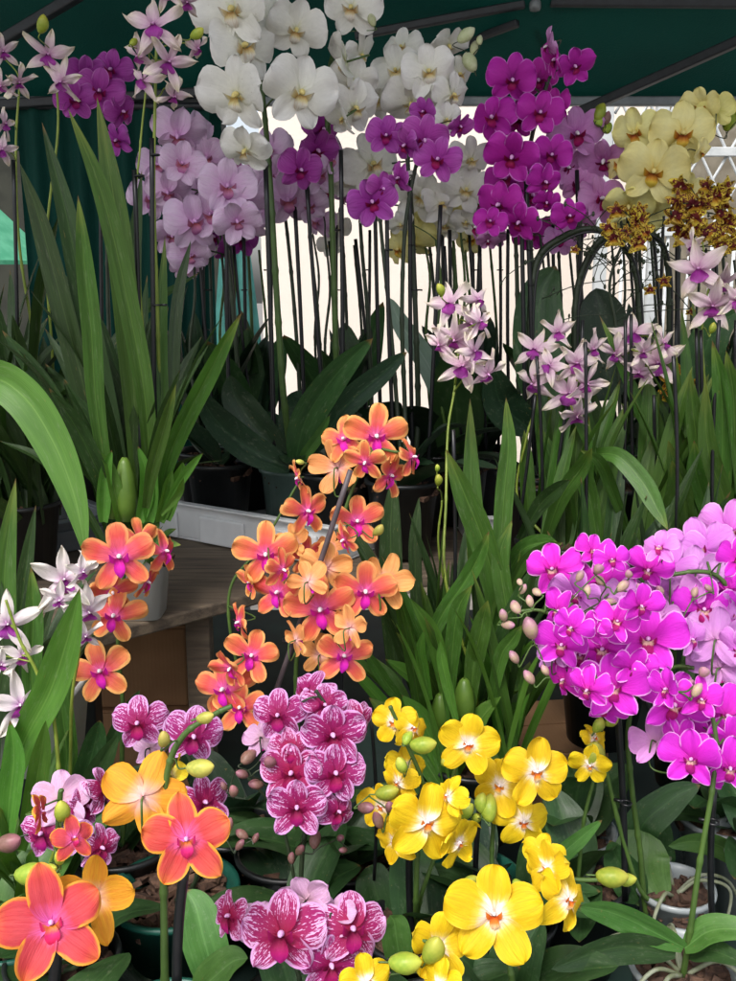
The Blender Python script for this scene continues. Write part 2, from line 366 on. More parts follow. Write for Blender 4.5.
# ------------------------------------------------------------------ flowers
def prof(a, b):
    mx = (a / (a + b)) ** a * (b / (a + b)) ** b
    return lambda t: (max(t, 0) ** a) * (max(1 - t, 0) ** b) / mx
def petal(mb, ang, L, Wd, pf, z0=0., r0=.03, cup=.1, bend=-.1, rip=.03, part=0., rnd=None, nu=11, nv=8, mi=0, skew=0., tilt=0.):
    ph = rnd.uniform(0, 6.28); ph2 = rnd.uniform(0, 6.28); k = rnd.uniform(4, 7); f = prof(*pf); ca, sa = math.cos(ang), math.sin(ang)
    tw = rnd.uniform(-.22, .22); wav = rnd.uniform(2.2, 4.5); tp = rnd.uniform(.05, .16)
    def fn(i, j):
        t = .5 - .5 * math.cos(math.pi * i / nu); s = -1 + 2 * j / nv
        w = Wd / 2 * f(t) if 0 < t < 1 else 0.
        w *= 1 + .03 * math.sin(k * t * 1.7 + ph2) * (1 if s > 0 else -1)
        x = s * w + skew * L * t * t; y = r0 + L * t
        z = z0 + bend * L * t * t + cup * abs(s) ** 1.8 * w * 1.2 + rip * math.sin(k * t + ph + s * 1.5) * s * s + tw * s * w * t + tilt * y
        z += rip * 1.1 * math.sin(wav * s + ph2) * t * t - tp * L * max(0, t - .72) ** 1.5 * 2
        z -= .035 * math.exp(-(s / .16) ** 2) * (1 - t) ** .4; z += .010 * math.sin(s * 11 + ph) * math.sin(t * 5 + ph2) * (1 - abs(s))
        e = (1 - abs(s)) * w
        if t < .4: e += (.4 - t) * .8
        return V((x * ca + y * sa, -x * sa + y * ca, z)), (t, s * .5 + .5), (e, part)
    mb.grid(fn, nu, nv, mi)
def phal_lip(mb, S=1., flare=.2, rnd=None, drop=.42):
    def mid(i, j):
        t = i / 8; s = -1 + 2 * j / 6
        w = flare * 1.2 * max(0, math.sin(math.pi * (.16 + .82 * t))) ** .75 * (.75 + .4 * t)
        y = -.04 - drop * t; z = .07 + .55 * t - .52 * t * t + (.16 - .22 * t) * s * s
        return V((s * w, y, z)) * S, (t, s * .5 + .5), (w * (1 - abs(s)) + .1, .8)
    mb.grid(mid, 8, 6, 0)
    for sg in (-1, 1):
        def side(i, j, sg=sg):
            t = i / 6; s = -1 + 2 * j / 4
            w = .15 * math.sin(math.pi * min(.12 + t * .85, 1.)) ** .7
            x = sg * (.07 + .20 * math.sin(t * 2.3)); y = -.10 + .17 * t + s * w * .7; z = .08 + .30 * t + s * w * .6 - .12 * t * t
            return V((x, y, z)) * S, (t, s * .5 + .5), (.1, .8)
        mb.grid(side, 6, 4, 0)
    mb.ell(V((0, .045, .15)) * S, (.075 * S, .075 * S, .13 * S), 10, 7, 1)
    mb.ell(V((0, .02, .25)) * S, (.055 * S, .05 * S, .05 * S), 8, 5, 1)
def star_lip(mb, S=1., rnd=None, wide=.3, length=.75):
    k = rnd.uniform(.8, 1.2); ph = rnd.uniform(0, 6)
    def mid(i, j):
        t = i / 10; s = -1 + 2 * j / 8
        w = wide * (.25 + .95 * math.sin(min(1., t * 1.1) * math.pi * .72) ** 1.6) * (1 - max(0, t - .7) * 1.6)
        y = .02 - length * t * (1 - .15 * t); z = .10 + .30 * t - .48 * t * t * k + .08 * math.sin(t * 9 + ph) * s * s + .12 * s * s * (1 - t)
        return V((s * w, y, z)) * S, (t, s * .5 + .5), (w * (1 - abs(s)), .8)
    mb.grid(mid, 10, 8, 0)
    mb.ell(V((0, .04, .13)) * S, (.05 * S, .05 * S, .12 * S), 8, 6, 1)

RO = (.72, .42); EL = (.55, .48); PT = (.6, 1.0); OV = (.6, .55)
# shape: (dorsal L,W,prof), (petal L,W,prof,angle), (lateral L,W,prof,angle), lip function args
SHAPES = {
 'phal':  dict(d=(.92, .68, EL), p=(1.0, 1.16, RO, 75), l=(.90, .64, OV, 143), rip=.06, lip=('p', 1., .16, .38)),
 'gold':  dict(d=(1.0, .74, (.55, .42)), p=(1.0, .98, (.66, .42), 73), l=(1.0, .72, (.6, .45), 142), rip=.08, lip=('p', .62, .15, .42)),
 'mini':  dict(d=(1.0, .60, (.7, .42)), p=(1.04, .72, (.85, .38), 68), l=(.98, .58, (.7, .45), 140), rip=.055, lip=('p', .95, .14, .54)),
 'coral': dict(d=(1.05, .68, (.62, .60)), p=(1.0, .84, (.7, .52), 72), l=(1.02, .64, (.62, .6), 143), rip=.05, lip=('p', .72, .17, .5)),
 'multi': dict(d=(.95, .66, EL), p=(1.0, .92, (1.1, .40), 70), l=(.86, .54, (.6, .65), 136), rip=.06, lip=('p', .76, .17, .52)),
 'round': dict(d=(.94, .74, EL), p=(1.0, 1.0, (.74, .42), 73), l=(.92, .62, OV, 140), rip=.07, lip=('p', 1.05, .18, .5)),
 'star':  dict(d=(1.0, .38, (.55, .8)), p=(1.0, .42, (.6, .75), 62), l=(1.0, .36, (.55, .8), 138), rip=.10, lip=('s', .74, .32, .66)),
 'spidery': dict(d=(.95, .5, (.6, .6)), p=(.95, .6, (.6, .55), 66), l=(.95, .5, (.6, .6), 132), rip=.12, lip=('s', .9, .42, .8)),
}
KINDS = {  # petals material, shape, lip material, column material
 'white': ('white', 'phal', 'lip_white', 'col_yellow'), 'lilac': ('lilac', 'phal', 'lip_rose', 'col_pink'),
 'purple': ('purple', 'phal', 'lip_crimson', 'col_pink'), 'magenta': ('magenta', 'phal', 'lip_crimson', 'col_pink'),
 'pink': ('pink', 'phal', 'lip_crimson', 'col_white'), 'cream': ('cream', 'phal', 'lip_amber', 'col_yellow'),
 'orange': ('orange', 'mini', 'lip_magenta', 'col_white'), 'coral': ('apricot', 'coral', 'lip_gold', 'col_pink'),
 'yellow': ('yellow', 'gold', 'lip_orange', 'col_white'), 'striped': ('striped', 'round', 'lip_crimson', 'col_pink'),
 'fuchsia': ('fuchsia', 'multi', 'lip_wine', 'col_pink'), 'mauve': ('mauve', 'multi', 'lip_wine', 'col_pink'),
 'star': ('star', 'star', 'lip_orchid', 'col_pink'), 'ivory': ('ivory', 'star', 'lip_orchid', 'col_white'),
 'leopard': ('leopard', 'spidery', 'lip_amber', 'col_yellow'), 'amber': ('amber', 'spidery', 'lip_amber', 'col_yellow'),
 'ruby': ('ruby', 'mini', 'lip_crimson', 'col_white'),
}
CACHE = {}
def flower_mesh(kind, var, hi):
    key = (kind, var, hi)
    if key in CACHE: return CACHE[key]
    pm, sh, lm, cm = KINDS[kind]; S = SHAPES[sh]; rnd = random.Random(hash_str(kind) + var * 7919)
    mb = MB(); nu, nv = (16, 12) if hi else (10, 8)
    j = lambda a: rnd.uniform(-a, a)
    op = [0, .10, -.16, .24, -.05, .14, .02, .40, -.26, .30][var % 10]     # how far the flower is open
    L, Wd, pf = S['d']
    petal(mb, R(j(6)), L * (1 + j(.05)), Wd * (1 + j(.07)), pf, 0., .02, .14 + j(.12), -.10 + j(.1), S['rip'], 0., rnd, nu, nv, tilt=op + j(.14))
    L, Wd, pf, an = S['l']
    for sg in (-1, 1):
        petal(mb, R(sg * (an + j(6))), L * (1 + j(.05)), Wd * (1 + j(.07)), pf, -.012, .02, .12 + j(.14), -.08 + j(.12), S['rip'], .2 + .1 * sg, rnd, nu, nv, tilt=-.10 + op + j(.18))
    L, Wd, pf, an = S['p']
    for sg in (-1, 1):
        petal(mb, R(sg * (an + j(5))), L * (1 + j(.04)), Wd * (1 + j(.06)), pf, .04, .02, -.20 + j(.12), -.10 + j(.12), S['rip'] * 1.3, .6 + .1 * sg, rnd, nu, nv, skew=-sg * .05 if sh in ('phal', 'round', 'multi') else 0., tilt=.06 + op + j(.16))
    me = mb.mesh(kind + '_petals', [M[pm]])
    lb = MB(); k = S['lip']
    if k[0] == 'p': phal_lip(lb, k[1], k[2], rnd, k[3])
    else: star_lip(lb, k[1], rnd, k[2], k[3])
    ml = lb.mesh(kind + '_lip', [M[lm], M[cm]])
    CACHE[key] = (me, ml); return CACHE[key]
def hash_str(s):
    h = 7
    for c in s: h = (h * 31 + ord(c)) % 100003
    return h
def bud_mesh(mat):
    key = ('bud', mat)
    if key not in CACHE:
        mb = MB()
        pr = [(0.001, -1.0), (.16, -.98), (.34, -.84), (.52, -.55), (.63, -.2), (.64, .1), (.55, .45), (.38, .74), (.2, .92), (.08, 1.0), (.001, 1.03)]
        mb.lathe(pr, n=15)
        for v in mb.v:
            a = math.atan2(v.y, v.x); k = 1 + .055 * math.cos(3 * a) * (1 - abs(v.z) ** 3); v.x *= k; v.y *= k * .94
            v.x += .10 * (1 - v.z * v.z)
        CACHE[key] = mb.mesh('bud', [M[mat]])
    return CACHE[key]

# ------------------------------------------------------------------ things
def tag(o, label=None, cat_=None, group=None, kind=None):
    if label: o['label'] = label
    if cat_: o['category'] = cat_
    if group: o['group'] = group
    if kind: o['kind'] = kind
    return o
def link(name, me, parent=None, loc=(0, 0, 0), rot=None, scale=1.):
    o = bpy.data.objects.new(name, me); COL.objects.link(o)
    if parent: o.parent = parent
    if rot is not None: o.matrix_basis = Matrix.Translation(loc) @ rot.to_4x4() @ Matrix.Scale(scale, 4)
    else: o.location = loc
    return o

RND = random.Random(11)
class Plant:
    def __init__(s, name, label, base, group=None, category='orchid', Y=None, stem='stem'):
        s.root = bpy.data.objects.new(name, None); COL.objects.link(s.root); s.root.location = base
        s.root.empty_display_size = .02
        tag(s.root, label, category, group)
        s.base = V(base); s.Y = Y if Y is not None else base[1]; s.stems = []; s.ped = []; s.stemmat = stem; s.nf = 0; s.soff = .04; s.thick = 1.
        s.top = V(base); s.r = .05
    # -- pot: sets the height the stems start from
    def pot(s, r=.055, h=.11, mat='pot_clear', bark=True, sq=0., taper=.76):
        key = ('pot', round(r, 4), round(h, 4), mat, sq)
        if key not in CACHE:
            mb = MB(); rb = r * taper
            mb.lathe([(.001, 0), (rb, 0), (r * .97, h * .93), (r * 1.04, h * .94), (r * 1.06, h * .97), (r * 1.04, h), (r * .97, h), (r * .93, h * .9), (rb * .95, .006), (.001, .006)], n=32, sq=sq)
            pm = mb.mesh('pot', [M[mat]])
            bm = None
            if bark:
                b = MB(); rr = random.Random(int(r * 9999)); zf = h * .84
                b.lathe([(.001, zf - .004), (r * .84, zf - .008)], n=20, sq=sq)
                for i in range(90):
                    a = rr.uniform(0, 6.28); q = r * .84 * math.sqrt(rr.random()); L = rr.uniform(.005, .013)
                    rot = Matrix.Rotation(rr.uniform(0, 6.28), 3, 'Z') @ Matrix.Rotation(rr.uniform(-.7, .7), 3, 'X') @ Matrix.Rotation(rr.uniform(-.5, .5), 3, 'Y')
                    b.box((-L, -L * .55, -L * .25), (L * rr.uniform(.6, 1), L * .5, L * .25), rot=rot, c=V((q * math.cos(a), q * math.sin(a), zf + rr.uniform(-.004, .006))))
                bm = b.mesh('bark', [M['bark'], M['soil']], smooth=False)
            CACHE[key] = (pm, bm)
        pm, bm = CACHE[key]
        p = link('pot', pm, s.root)
        if bm: link('bark', bm, s.root)
        s.top = s.base + V((0, 0, h * .84)); s.r = r
        return p
    # -- stem through picture-measured points at depth Y (number or list)
    def stem(s, pts, r=.0022, Y=None, mat=None, from_pot=True, r1=None, nodes=True):
        Y = s.Y + s.soff if Y is None else Y
        ys = Y if isinstance(Y, (list, tuple)) else [Y] * len(pts)
        w = [P(x, y, yy) for (x, y), yy in zip(pts, ys)]
        if from_pot: w = [s.top.copy()] + w
        c = cat(w, 8); s.stems.append((c, r * s.thick, (r1 or r * .6) * s.thick, mat or s.stemmat, nodes)); return c
    def stake(s, a, b, r=.0022, Y=None, mat='stake', Yb=None):
        Y = s.Y if Y is None else Y
        p = P(*a, Y); q = P(*b, Y if Yb is None else Yb); mb = MB(); q = q + V((RND.uniform(-.006, .006), 0, 0)); bow = V((RND.uniform(-.004, .004), 0, 0)); mid = [p.lerp(q, i / 8) + bow * math.sin(math.pi * i / 8) for i in range(9)]
        mb.tube(mid, r * s.thick, 7); link('stake', mb.mesh('stake', [M[mat]], s.base), s.root)
    def clip(s, x, y, Y=None, r=.005):
        p = P(x, y, s.Y if Y is None else Y)
        if 'clip' not in CACHE:
            mb = MB(); ring = [V((math.cos(a * .698), math.sin(a * .698), 0)) for a in range(9)] + [V((1, .05, 0))]
            mb.tube(ring, .22, 6); mb.box((.9, -.25, -.25), (2.4, .25, .25)); CACHE['clip'] = mb.mesh('clip', [M['stake']])
        link('clip', CACHE['clip'], s.root, p - s.base, Matrix.Rotation(RND.uniform(0, 6), 3, 'Z'), r)
    def flower(s, kind, x, y, w, yaw=None, pitch=None, roll=None, dY=0., Y=None, hi=False, var=None):
        p = P(x, y, (s.Y if Y is None else Y) + dY)
        if yaw is None: w *= RND.uniform(.86, 1.08)
        yaw = RND.uniform(-42, 42) if yaw is None else yaw + RND.uniform(-7, 7)
        pitch = RND.uniform(-28, 14) if pitch is None else pitch + RND.uniform(-6, 6)
        roll = RND.uniform(-18, 18) if roll is None else roll + RND.uniform(-5, 5)
        if s.soff > .06: yaw += RND.uniform(-22, 22); pitch += RND.uniform(-20, 8)
        n = (CAM - p); n.z *= .75; n.normalize(); up = V((0, 0, 1)); rt = up.cross(n).normalized(); up = n.cross(rt)
        B = Matrix((rt, up, n)).transposed()
        rot = B @ Matrix.Rotation(R(yaw), 3, 'Y') @ Matrix.Rotation(R(-pitch), 3, 'X') @ Matrix.Rotation(R(-roll), 3, 'Z')
        sc_ = SZ(w, p) / {'mini': 1.8, 'gold': 2.15, 'multi': 1.74, 'coral': 2.0}.get(KINDS[kind][1], 2.0)
        me, ml = flower_mesh(kind, (s.nf * 5 + int(x)) % 10 if var is None else var, hi); s.nf += 1
        f = link('flower', me, s.root, p - s.base, rot, sc_)
        link('lip', ml, f)
        s.ped.append((p - rot @ V((0, 0, .02 * sc_)), rot @ V((0, 0, -1)), sc_, 0)); return f
    def flowers(s, kind, lst, spread=.05, hi=False):
        k = len(lst)
        for i, t in enumerate(lst):
            kd = kind; t = list(t)
            if isinstance(t[0], str): kd = t.pop(0)
            x, y, w = t[:3]; e = (t[3:] + [None] * 3)[:3]
            s.flower(kd, x, y, w, *e, dY=spread * (.5 - i / max(k - 1, 1)), hi=hi)
    def buds(s, mat, lst, Y=None, dY=-.01):
        for t in lst:
            x, y, w = t[:3]; p = P(x, y, (s.Y if Y is None else Y) + dY + RND.uniform(-.008, .008))
            rot = Matrix.Rotation(RND.uniform(0, 6.28), 3, 'Z') @ Matrix.Rotation(RND.uniform(.2, 1.5), 3, 'X')
            if len(t) > 3: rot = Matrix.Rotation(R(t[3]), 3, 'Y') @ Matrix.Rotation(.2, 3, 'X')
            sc_ = SZ(w, p) / 1.75
            link('bud', bud_mesh(mat), s.root, p - s.base, rot, sc_)
            s.ped.append((p - rot @ V((0, 0, .95 * sc_)), rot @ V((0, 0, -1)), sc_, 1))
    def roots(s, n, seed, r=.0022, L=(.05, .1)):
        rr = random.Random(seed)
        for i in range(n):
            a = rr.uniform(0, 6.28); h = V((math.cos(a), math.sin(a), 0)); l = rr.uniform(*L); b = s.top + h * .004
            pts = [b + V((0, 0, .006)), b + h * l * .35 + V((0, 0, rr.uniform(.012, .03))), b + h * l * .75 + V((rr.uniform(-.01, .01), rr.uniform(-.01, .01), .006)), b + h * l + V((rr.uniform(-.02, .02), rr.uniform(-.02, .02), -rr.uniform(.01, .05)))]
            mb = MB(); mb.tube(cat(pts, 7), lambda t: r * (1 - .3 * t), 8); link('root', mb.mesh('root', [M['root']], s.base), s.root)
    # -- leaf through picture-measured points
    def leaf(s, pts, w, Y=None, mat='strap', kind='strap', roll=0., fold=.25, at_pot=False):
        Y = s.Y if Y is None else Y
        if not isinstance(Y, (list, tuple)): Y = (Y, Y)
        k = len(pts); ww = [P(x, y, Y[0] + (Y[1] - Y[0]) * i / max(k - 1, 1)) for i, (x, y) in enumerate(pts)]
        if at_pot: ww = [s.top.copy()] + ww
        mid = ww[len(ww) // 2]
        s.leaf3(ww, SZ(w, mid) * (.9 if kind == 'strap' else 1.), mat, kind, (CAM - mid).normalized(), roll, fold)
    def leaf3(s, pts, w, mat='strap', kind='strap', hint=V((0, 0, 1)), roll=0., fold=.25):
        c = cat(pts, 7); n = len(c) - 1; mb = MB(); m = 6
        rr = random.Random(int(abs(pts[-1].x * 9e4)) + len(c)); ph = rr.uniform(0, 6); wa = rr.uniform(.02, .07); ph2 = rr.uniform(0, 6)
        def width(t):
            if kind == 'strap':
                k = .55 + .45 * min(1, t / .35); k *= 1 if t < .55 else max(0, 1 - ((t - .55) / .45) ** 2.2); return k
            if kind == 'round': return prof(.42, .36)(min(max(t, .02), .999))
            if kind == 'lance': return .35 * (1 - t) + .65 * prof(.6, .7)(min(max(t, .02), .999)) if t < 1 else 0
            return prof(.42, .68)(min(max(t, .02), 1.))
        frames = []
        for i in range(n + 1):
            t = (c[min(i + 1, n)] - c[max(i - 1, 0)]).normalized(); sd = t.cross(hint)
            if sd.length < .15: sd = t.cross(hint + V((.3, .2, .1)))
            sd.normalize(); nm = sd.cross(t)
            if frames and sd.dot(frames[-1][0]) < 0: sd = -sd; nm = -nm
            q = Matrix.Rotation(R(roll), 3, t); frames.append((q @ sd, q @ nm))
        def fn(i, j):
            t = i / n; sv = -1 + 2 * j / m; hw = width(t) * w / 2; sd, nm = frames[i]
            z = fold * hw * abs(sv) ** 1.3 - .10 * hw * math.exp(-(sv / .15) ** 2) + wa * hw * math.sin(t * 9 + ph + sv) * sv
            off = .06 * hw * math.sin(t * 7 + ph2)
            return c[i] + sd * (sv * hw + off) + nm * z, (t, sv * .5 + .5), ((1 - abs(sv)) * width(t), 0)
        mb.grid(fn, n, m)
        link('leaf', mb.mesh('leaf', [M[mat]], s.base), s.root)
    def fan(s, n, L, Wd, lean=(5, 40), az=(0, 360), mat='strap', c=None, seed=1, spread=.02, droop=.25, kind='strap'):
        rr = random.Random(seed); c = s.top if c is None else c; n = int(n * 1.5); Wd = (Wd[0] * .62, Wd[1] * .85)
        for i in range(n):
            a = R(rr.uniform(*az)); le = R(rr.uniform(*lean)); l = rr.uniform(*L)
            h = V((math.sin(a), -math.cos(a), 0)); d = h * math.sin(le) + V((0, 0, math.cos(le)))
            b = c + V((rr.uniform(-spread, spread), rr.uniform(-spread, spread), -.01))
            dr = droop * rr.uniform(.3, 1.3) * l * (.3 + math.sin(le))
            pts = [b, b + d * l * .33, b + d * l * .68 + h * dr * .25 - V((0, 0, dr * .2)), b + d * l * .98 + h * dr * .7 - V((0, 0, dr * .9))]
            s.leaf3(pts, rr.uniform(*Wd), mat, kind, V((-h.x * .6 + rr.uniform(-.6, .6), -h.y * .6 - .6, .8)), rr.uniform(-30, 30))
    def rosette(s, n, L, Wd, rise=(15, 45), mat='phal', seed=1, az0=None, droop=.35, c=None):
        rr = random.Random(seed); c = s.top if c is None else c; a0 = R(rr.uniform(0, 360) if az0 is None else az0)
        for i in range(n):
            a = a0 + math.pi * (i % 2) + rr.uniform(-.5, .5) + (i // 2) * .35; l = rr.uniform(*L) * (1 - .06 * i)
            h = V((math.sin(a), -math.cos(a), 0)); e = R(rr.uniform(*rise)) + i * .12; d = h * math.cos(e) + V((0, 0, math.sin(e)))
            b = c + V((0, 0, .004 * i)); dr = droop * l * rr.uniform(.5, 1.2)
            pts = [b, b + d * l * .3, b + d * l * .62 - V((0, 0, dr * .25)), b + d * l - V((0, 0, dr))]
            s.leaf3(pts, rr.uniform(*Wd), mat, 'phal', V((-h.x * .3, -h.y * .3, 1)), rr.uniform(-12, 12), .22)
    def bulbs(s, lst, Y=None, mat='bulb'):
        for (x, y, w, h) in lst:
            p = P(x, y, s.Y if Y is None else Y); a = SZ(w, p) / 2; b = SZ(h, p) / 2; mb = MB()
            mb.lathe([(.001, -b), (a * .6, -b * .95), (a * .95, -b * .5), (a, -b * .1), (a * .85, b * .4), (a * .5, b * .85), (a * .22, b), (.001, b)], p, 14)
            link('pseudobulb', mb.mesh('pseudobulb', [M[mat]], s.base), s.root)
    def finish(s):
        if not s.stems: return
        per = [[] for _ in s.stems]; extra = []
        def near(p): return min((((q - p).length + max(0, q.z - p.z) * .3, k, q) for k, (c, *_r) in enumerate(s.stems) for q in c[len(c) // 4:]), key=lambda t: t[0])
        for (dd, i) in sorted((near(q[0])[0], i) for i, q in enumerate(s.ped)):
            p, d, sz, isbud = s.ped[i]; best = near(p)
            if isbud:      # buds sit on the branch of their neighbours
                for (q, k) in extra:
                    l = (q - p).length * 1.15
                    if l < best[0]: best = (l, k, q)
            per[best[1]].append((p, d, sz, best[2], isbud))
            if isbud: extra.append((p + d * sz * .6, best[1]))
        for (c, r, r1, mat, nodes), pl in zip(s.stems, per):
            mb = MB(); Ltot = sum((c[i+1] - c[i]).length for i in range(len(c) - 1))
            kk = max(2, Ltot / .055)
            rad = (lambda t: (r + (r1 - r) * t) * (1 + (.28 * max(0, math.cos(t * kk * 6.283)) ** 24 if nodes else 0)))
            fine = []
            for i in range(len(c) - 1):
                fine += [c[i].lerp(c[i+1], k / 3) for k in range(3)]
            fine.append(c[-1]); mb.tube(fine, rad, 8)
            for (p, d, sz, q, isbud) in pl:
                l = (q - p).length; b1 = p + d * min(l * .45, sz * (.6 if isbud else .8)); b2 = q.lerp(p, .3) + V((0, 0, l * .08))
                if not isbud and d.y < -.25:      # seen from behind: the stalk hangs in front of the petals, then turns under them
                    mid = p + d * sz * .32 + V((0, 0, -1.0 * sz)); b1 = p + d * sz * .4 + V((0, 0, -.12 * sz)); b2 = mid.lerp(q, .4) + V((0, 0, -.2 * sz))
                    mb.tube(cat([p, b1, mid, b2, q], 5), max(.0007, min(.0014, sz * .03)), 6); continue
                pr = max(.0007, min(.0015, sz * .04))
                mb.tube(cat([p, b1, b2, q], 5), pr, 6)
            link('stem', mb.mesh('stem', [M[mat]], s.base), s.root)

def base_at(x, Y, z): return V((XW(x, Y, z), Y, z))
ZB = 1.10     # top of the raised back shelf
ZT = 0.80     # top of the front table
# ============ the stall and what lies behind it
def prism(poly, z0, z1):
    mb = MB(); n = len(poly)
    mb.v = [V((x, y, z0)) for x, y in poly] + [V((x, y, z1)) for x, y in poly]
    mb.f = [tuple(reversed(range(n))), tuple(range(n, 2 * n))] + [(i, (i + 1) % n, (i + 1) % n + n, i + n) for i in range(n)]
    mb.uv = [(0, 0)] * (2 * n); mb.ed = [(.5, .5)] * (2 * n); mb.mi = [0] * len(mb.f); return mb
def thing(name, label, cat_, loc=(0, 0, 0), group=None):
    o = bpy.data.objects.new(name, None); COL.objects.link(o); o.location = loc; return tag(o, label, cat_, group)
def bev(o, w=.002):
    b = o.modifiers.new('bevel', 'BEVEL'); b.width = w; b.segments = 2; b.limit_method = 'ANGLE'; return o
def boxpart(name, lo, hi, mat, parent, w=.002, rotz=0.):
    lo = V(lo); hi = V(hi); c = (lo + hi) / 2; mb = MB(); mb.box(lo - c, hi - c)
    o = link(name, mb.mesh(name, [M[mat]], smooth=False), parent, c - (parent.location if parent else V()))
    o.rotation_euler.z = rotz; return bev(o, w)

# ground
mb = MB(); mb.grid(lambda i, j: (V((-60 + 10 * i, -40 + 10 * j, 0)), (i / 12, j / 14), (.5, .5)), 12, 14)
tag(link('ground', mb.mesh('ground', [M['ground']])), kind='structure')

# front table
t = thing('display_table', 'long front table covered in dark green cloth under the small orchids', 'table', (0, 1.0, 0))
mb = prism([(-1.15, .42), (1.15, .42), (1.15, 2.02), (-1.15, 2.02)], ZT - .03, ZT - .001)
bev(link('table_top', mb.mesh('table_top', [M['cloth_dark']], t.location, smooth=False), t))
for x in (-1.1, 1.1):
    for y in (.5, 1.95): boxpart('leg', (x - .02, y - .02, 0), (x + .02, y + .02, ZT - .031), 'frame', t)
# raised shelf
e0 = G(134, 625, ZB); e1 = G(240, 597, ZB); d = (e1 - e0).normalized()
a0 = e0 - d * .52; a1 = e1 + d * .13
t = thing('raised_shelf', 'weathered wooden shelf on dark posts carrying the tall orchids', 'shelf', (0, 1.5, ZT))
mb = prism([(a0.x, a0.y), (a1.x, a1.y), (1.1, a1.y + .05), (1.1, 2.0), (a0.x, 2.0)], ZB - .018, ZB)
bev(link('board', mb.mesh('board', [M['wood']], t.location, smooth=False), t), .003)
for (px, off) in ((190, .03), (60, .05), (330, .06)):
    q = G(px, 597 + (240 - px) * .264, ZB); q.y += off + .03
    boxpart('post', (q.x - .016, q.y - .016, ZT), (q.x + .016, q.y + .016, ZB - .019), 'wood' if px == 190 else 'pot_black', t)
for x in (.5, 1.0):
    for y in (1.5, 1.95): boxpart('post', (x - .02, y - .02, ZT), (x + .02, y + .02, ZB - .019), 'pot_black', t)
# cardboard boxes under it
def carton(label, x0, x1, Y, z0, z1, rot, dep=.16):
    a = XW(x0, Y, (z0 + z1) / 2); b = XW(x1, Y, (z0 + z1) / 2)
    o = thing('cardboard_box', label, 'box', ((a + b) / 2, Y, z0), 'cardboard boxes under the shelf'); o.rotation_euler.z = R(rot)
    w = (b - a) / 2; h = z1 - z0
    mb = MB(); mb.box((-w, 0, 0), (w, dep, h - .004)); bev(link('body', mb.mesh('body', [M['card']], smooth=False), o), .003)
    for s in (0, 1):
        mb = MB(); y0 = .002 + s * (dep / 2); mb.box((-w - .001, y0, h - .0035), (w + .001, y0 + dep / 2 - .004, h)); link('flap', mb.mesh('flap', [M['card']], smooth=False), o)
carton('brown cardboard box under the shelf, lower of the stacked two', 20, 196, 1.24, ZT, ZT + .12, -4)
carton('brown cardboard box under the shelf, upper of the stacked two', 60, 186, 1.25, ZT + .121, ZT + .24, 3)
carton('brown cardboard box on the table behind the green blades and yellow flowers', 505, 610, 1.18, ZT, ZT + .09, 8)

# plant trays
def tray(label, c, rz, sx, sy, z, mat, group='plastic plant trays on the shelf', h=.045):
    o = thing('plant_tray', label, 'tray', (c[0], c[1], z), group); o.rotation_euler.z = R(rz)
    mb = MB(); w = .006
    mb.box((-sx, -sy, .0), (sx, sy, .004)); mb.box((-sx, -sy, .0042), (sx, -sy + w, h)); mb.box((-sx, sy - w, .0042), (sx, sy, h))
    mb.box((-sx, -sy + w + .0002, .0042), (-sx + w, sy - w - .0002, h)); mb.box((sx - w, -sy + w + .0002, .0042), (sx, sy - w - .0002, h))
    bev(link('tray_body', mb.mesh('tray_body', [M[mat]], smooth=False), o), .0015)
    mb = MB(); l = .008
    for lo, hi in (((-sx - l, -sy - l, h + .0004), (sx + l, -sy + w, h + .004)), ((-sx - l, sy - w, h + .0004), (sx + l, sy + l, h + .004)), ((-sx - l, -sy + w + .0002, h + .0004), (-sx + w, sy - w - .0002, h + .004)), ((sx - w, -sy + w + .0002, h + .0004), (sx + l, sy - w - .0002, h + .004))): mb.box(lo, hi)
    bev(link('rim', mb.mesh('rim', [M[mat]], smooth=False), o), .001)
    n = max(2, int(sx * 2 / .13))
    for i in range(n):      # cup shaped bulges along the long sides
        for sg in (-1, 1):
            x = -sx + (i + .5) * 2 * sx / n; mb = MB(); ya, yb = sorted((sg * (sy + .0005), sg * (sy + .007)))
            mb.box((x - .045, ya, .002), (x + .045, yb, h * .78)); bev(link('cup', mb.mesh('cup', [M[mat]], smooth=False), o), .0028)
    return o
q = G(330, 548, ZB)
q = G(333, 535, ZB + .05)
tray('pale grey plant tray on the wood shelf behind the orange cascade', (q.x - .84 * .21 + .54 * .14, q.y + .54 * .21 + .84 * .14, 0), -33, .21, .14, ZB + .001, 'tray', h=.058)
tray('white plant tray behind the centre strap leaves', (XW(578, 1.5, ZB), 1.56, 0), 4, .19, .12, ZB + .001, 'tray', h=.05)
tray('dull grey plant tray at the left end of the shelf', (XW(0, 1.42, ZB), 1.46, 0), 40, .14, .1, ZB + .001, 'tray_grey', h=.045)

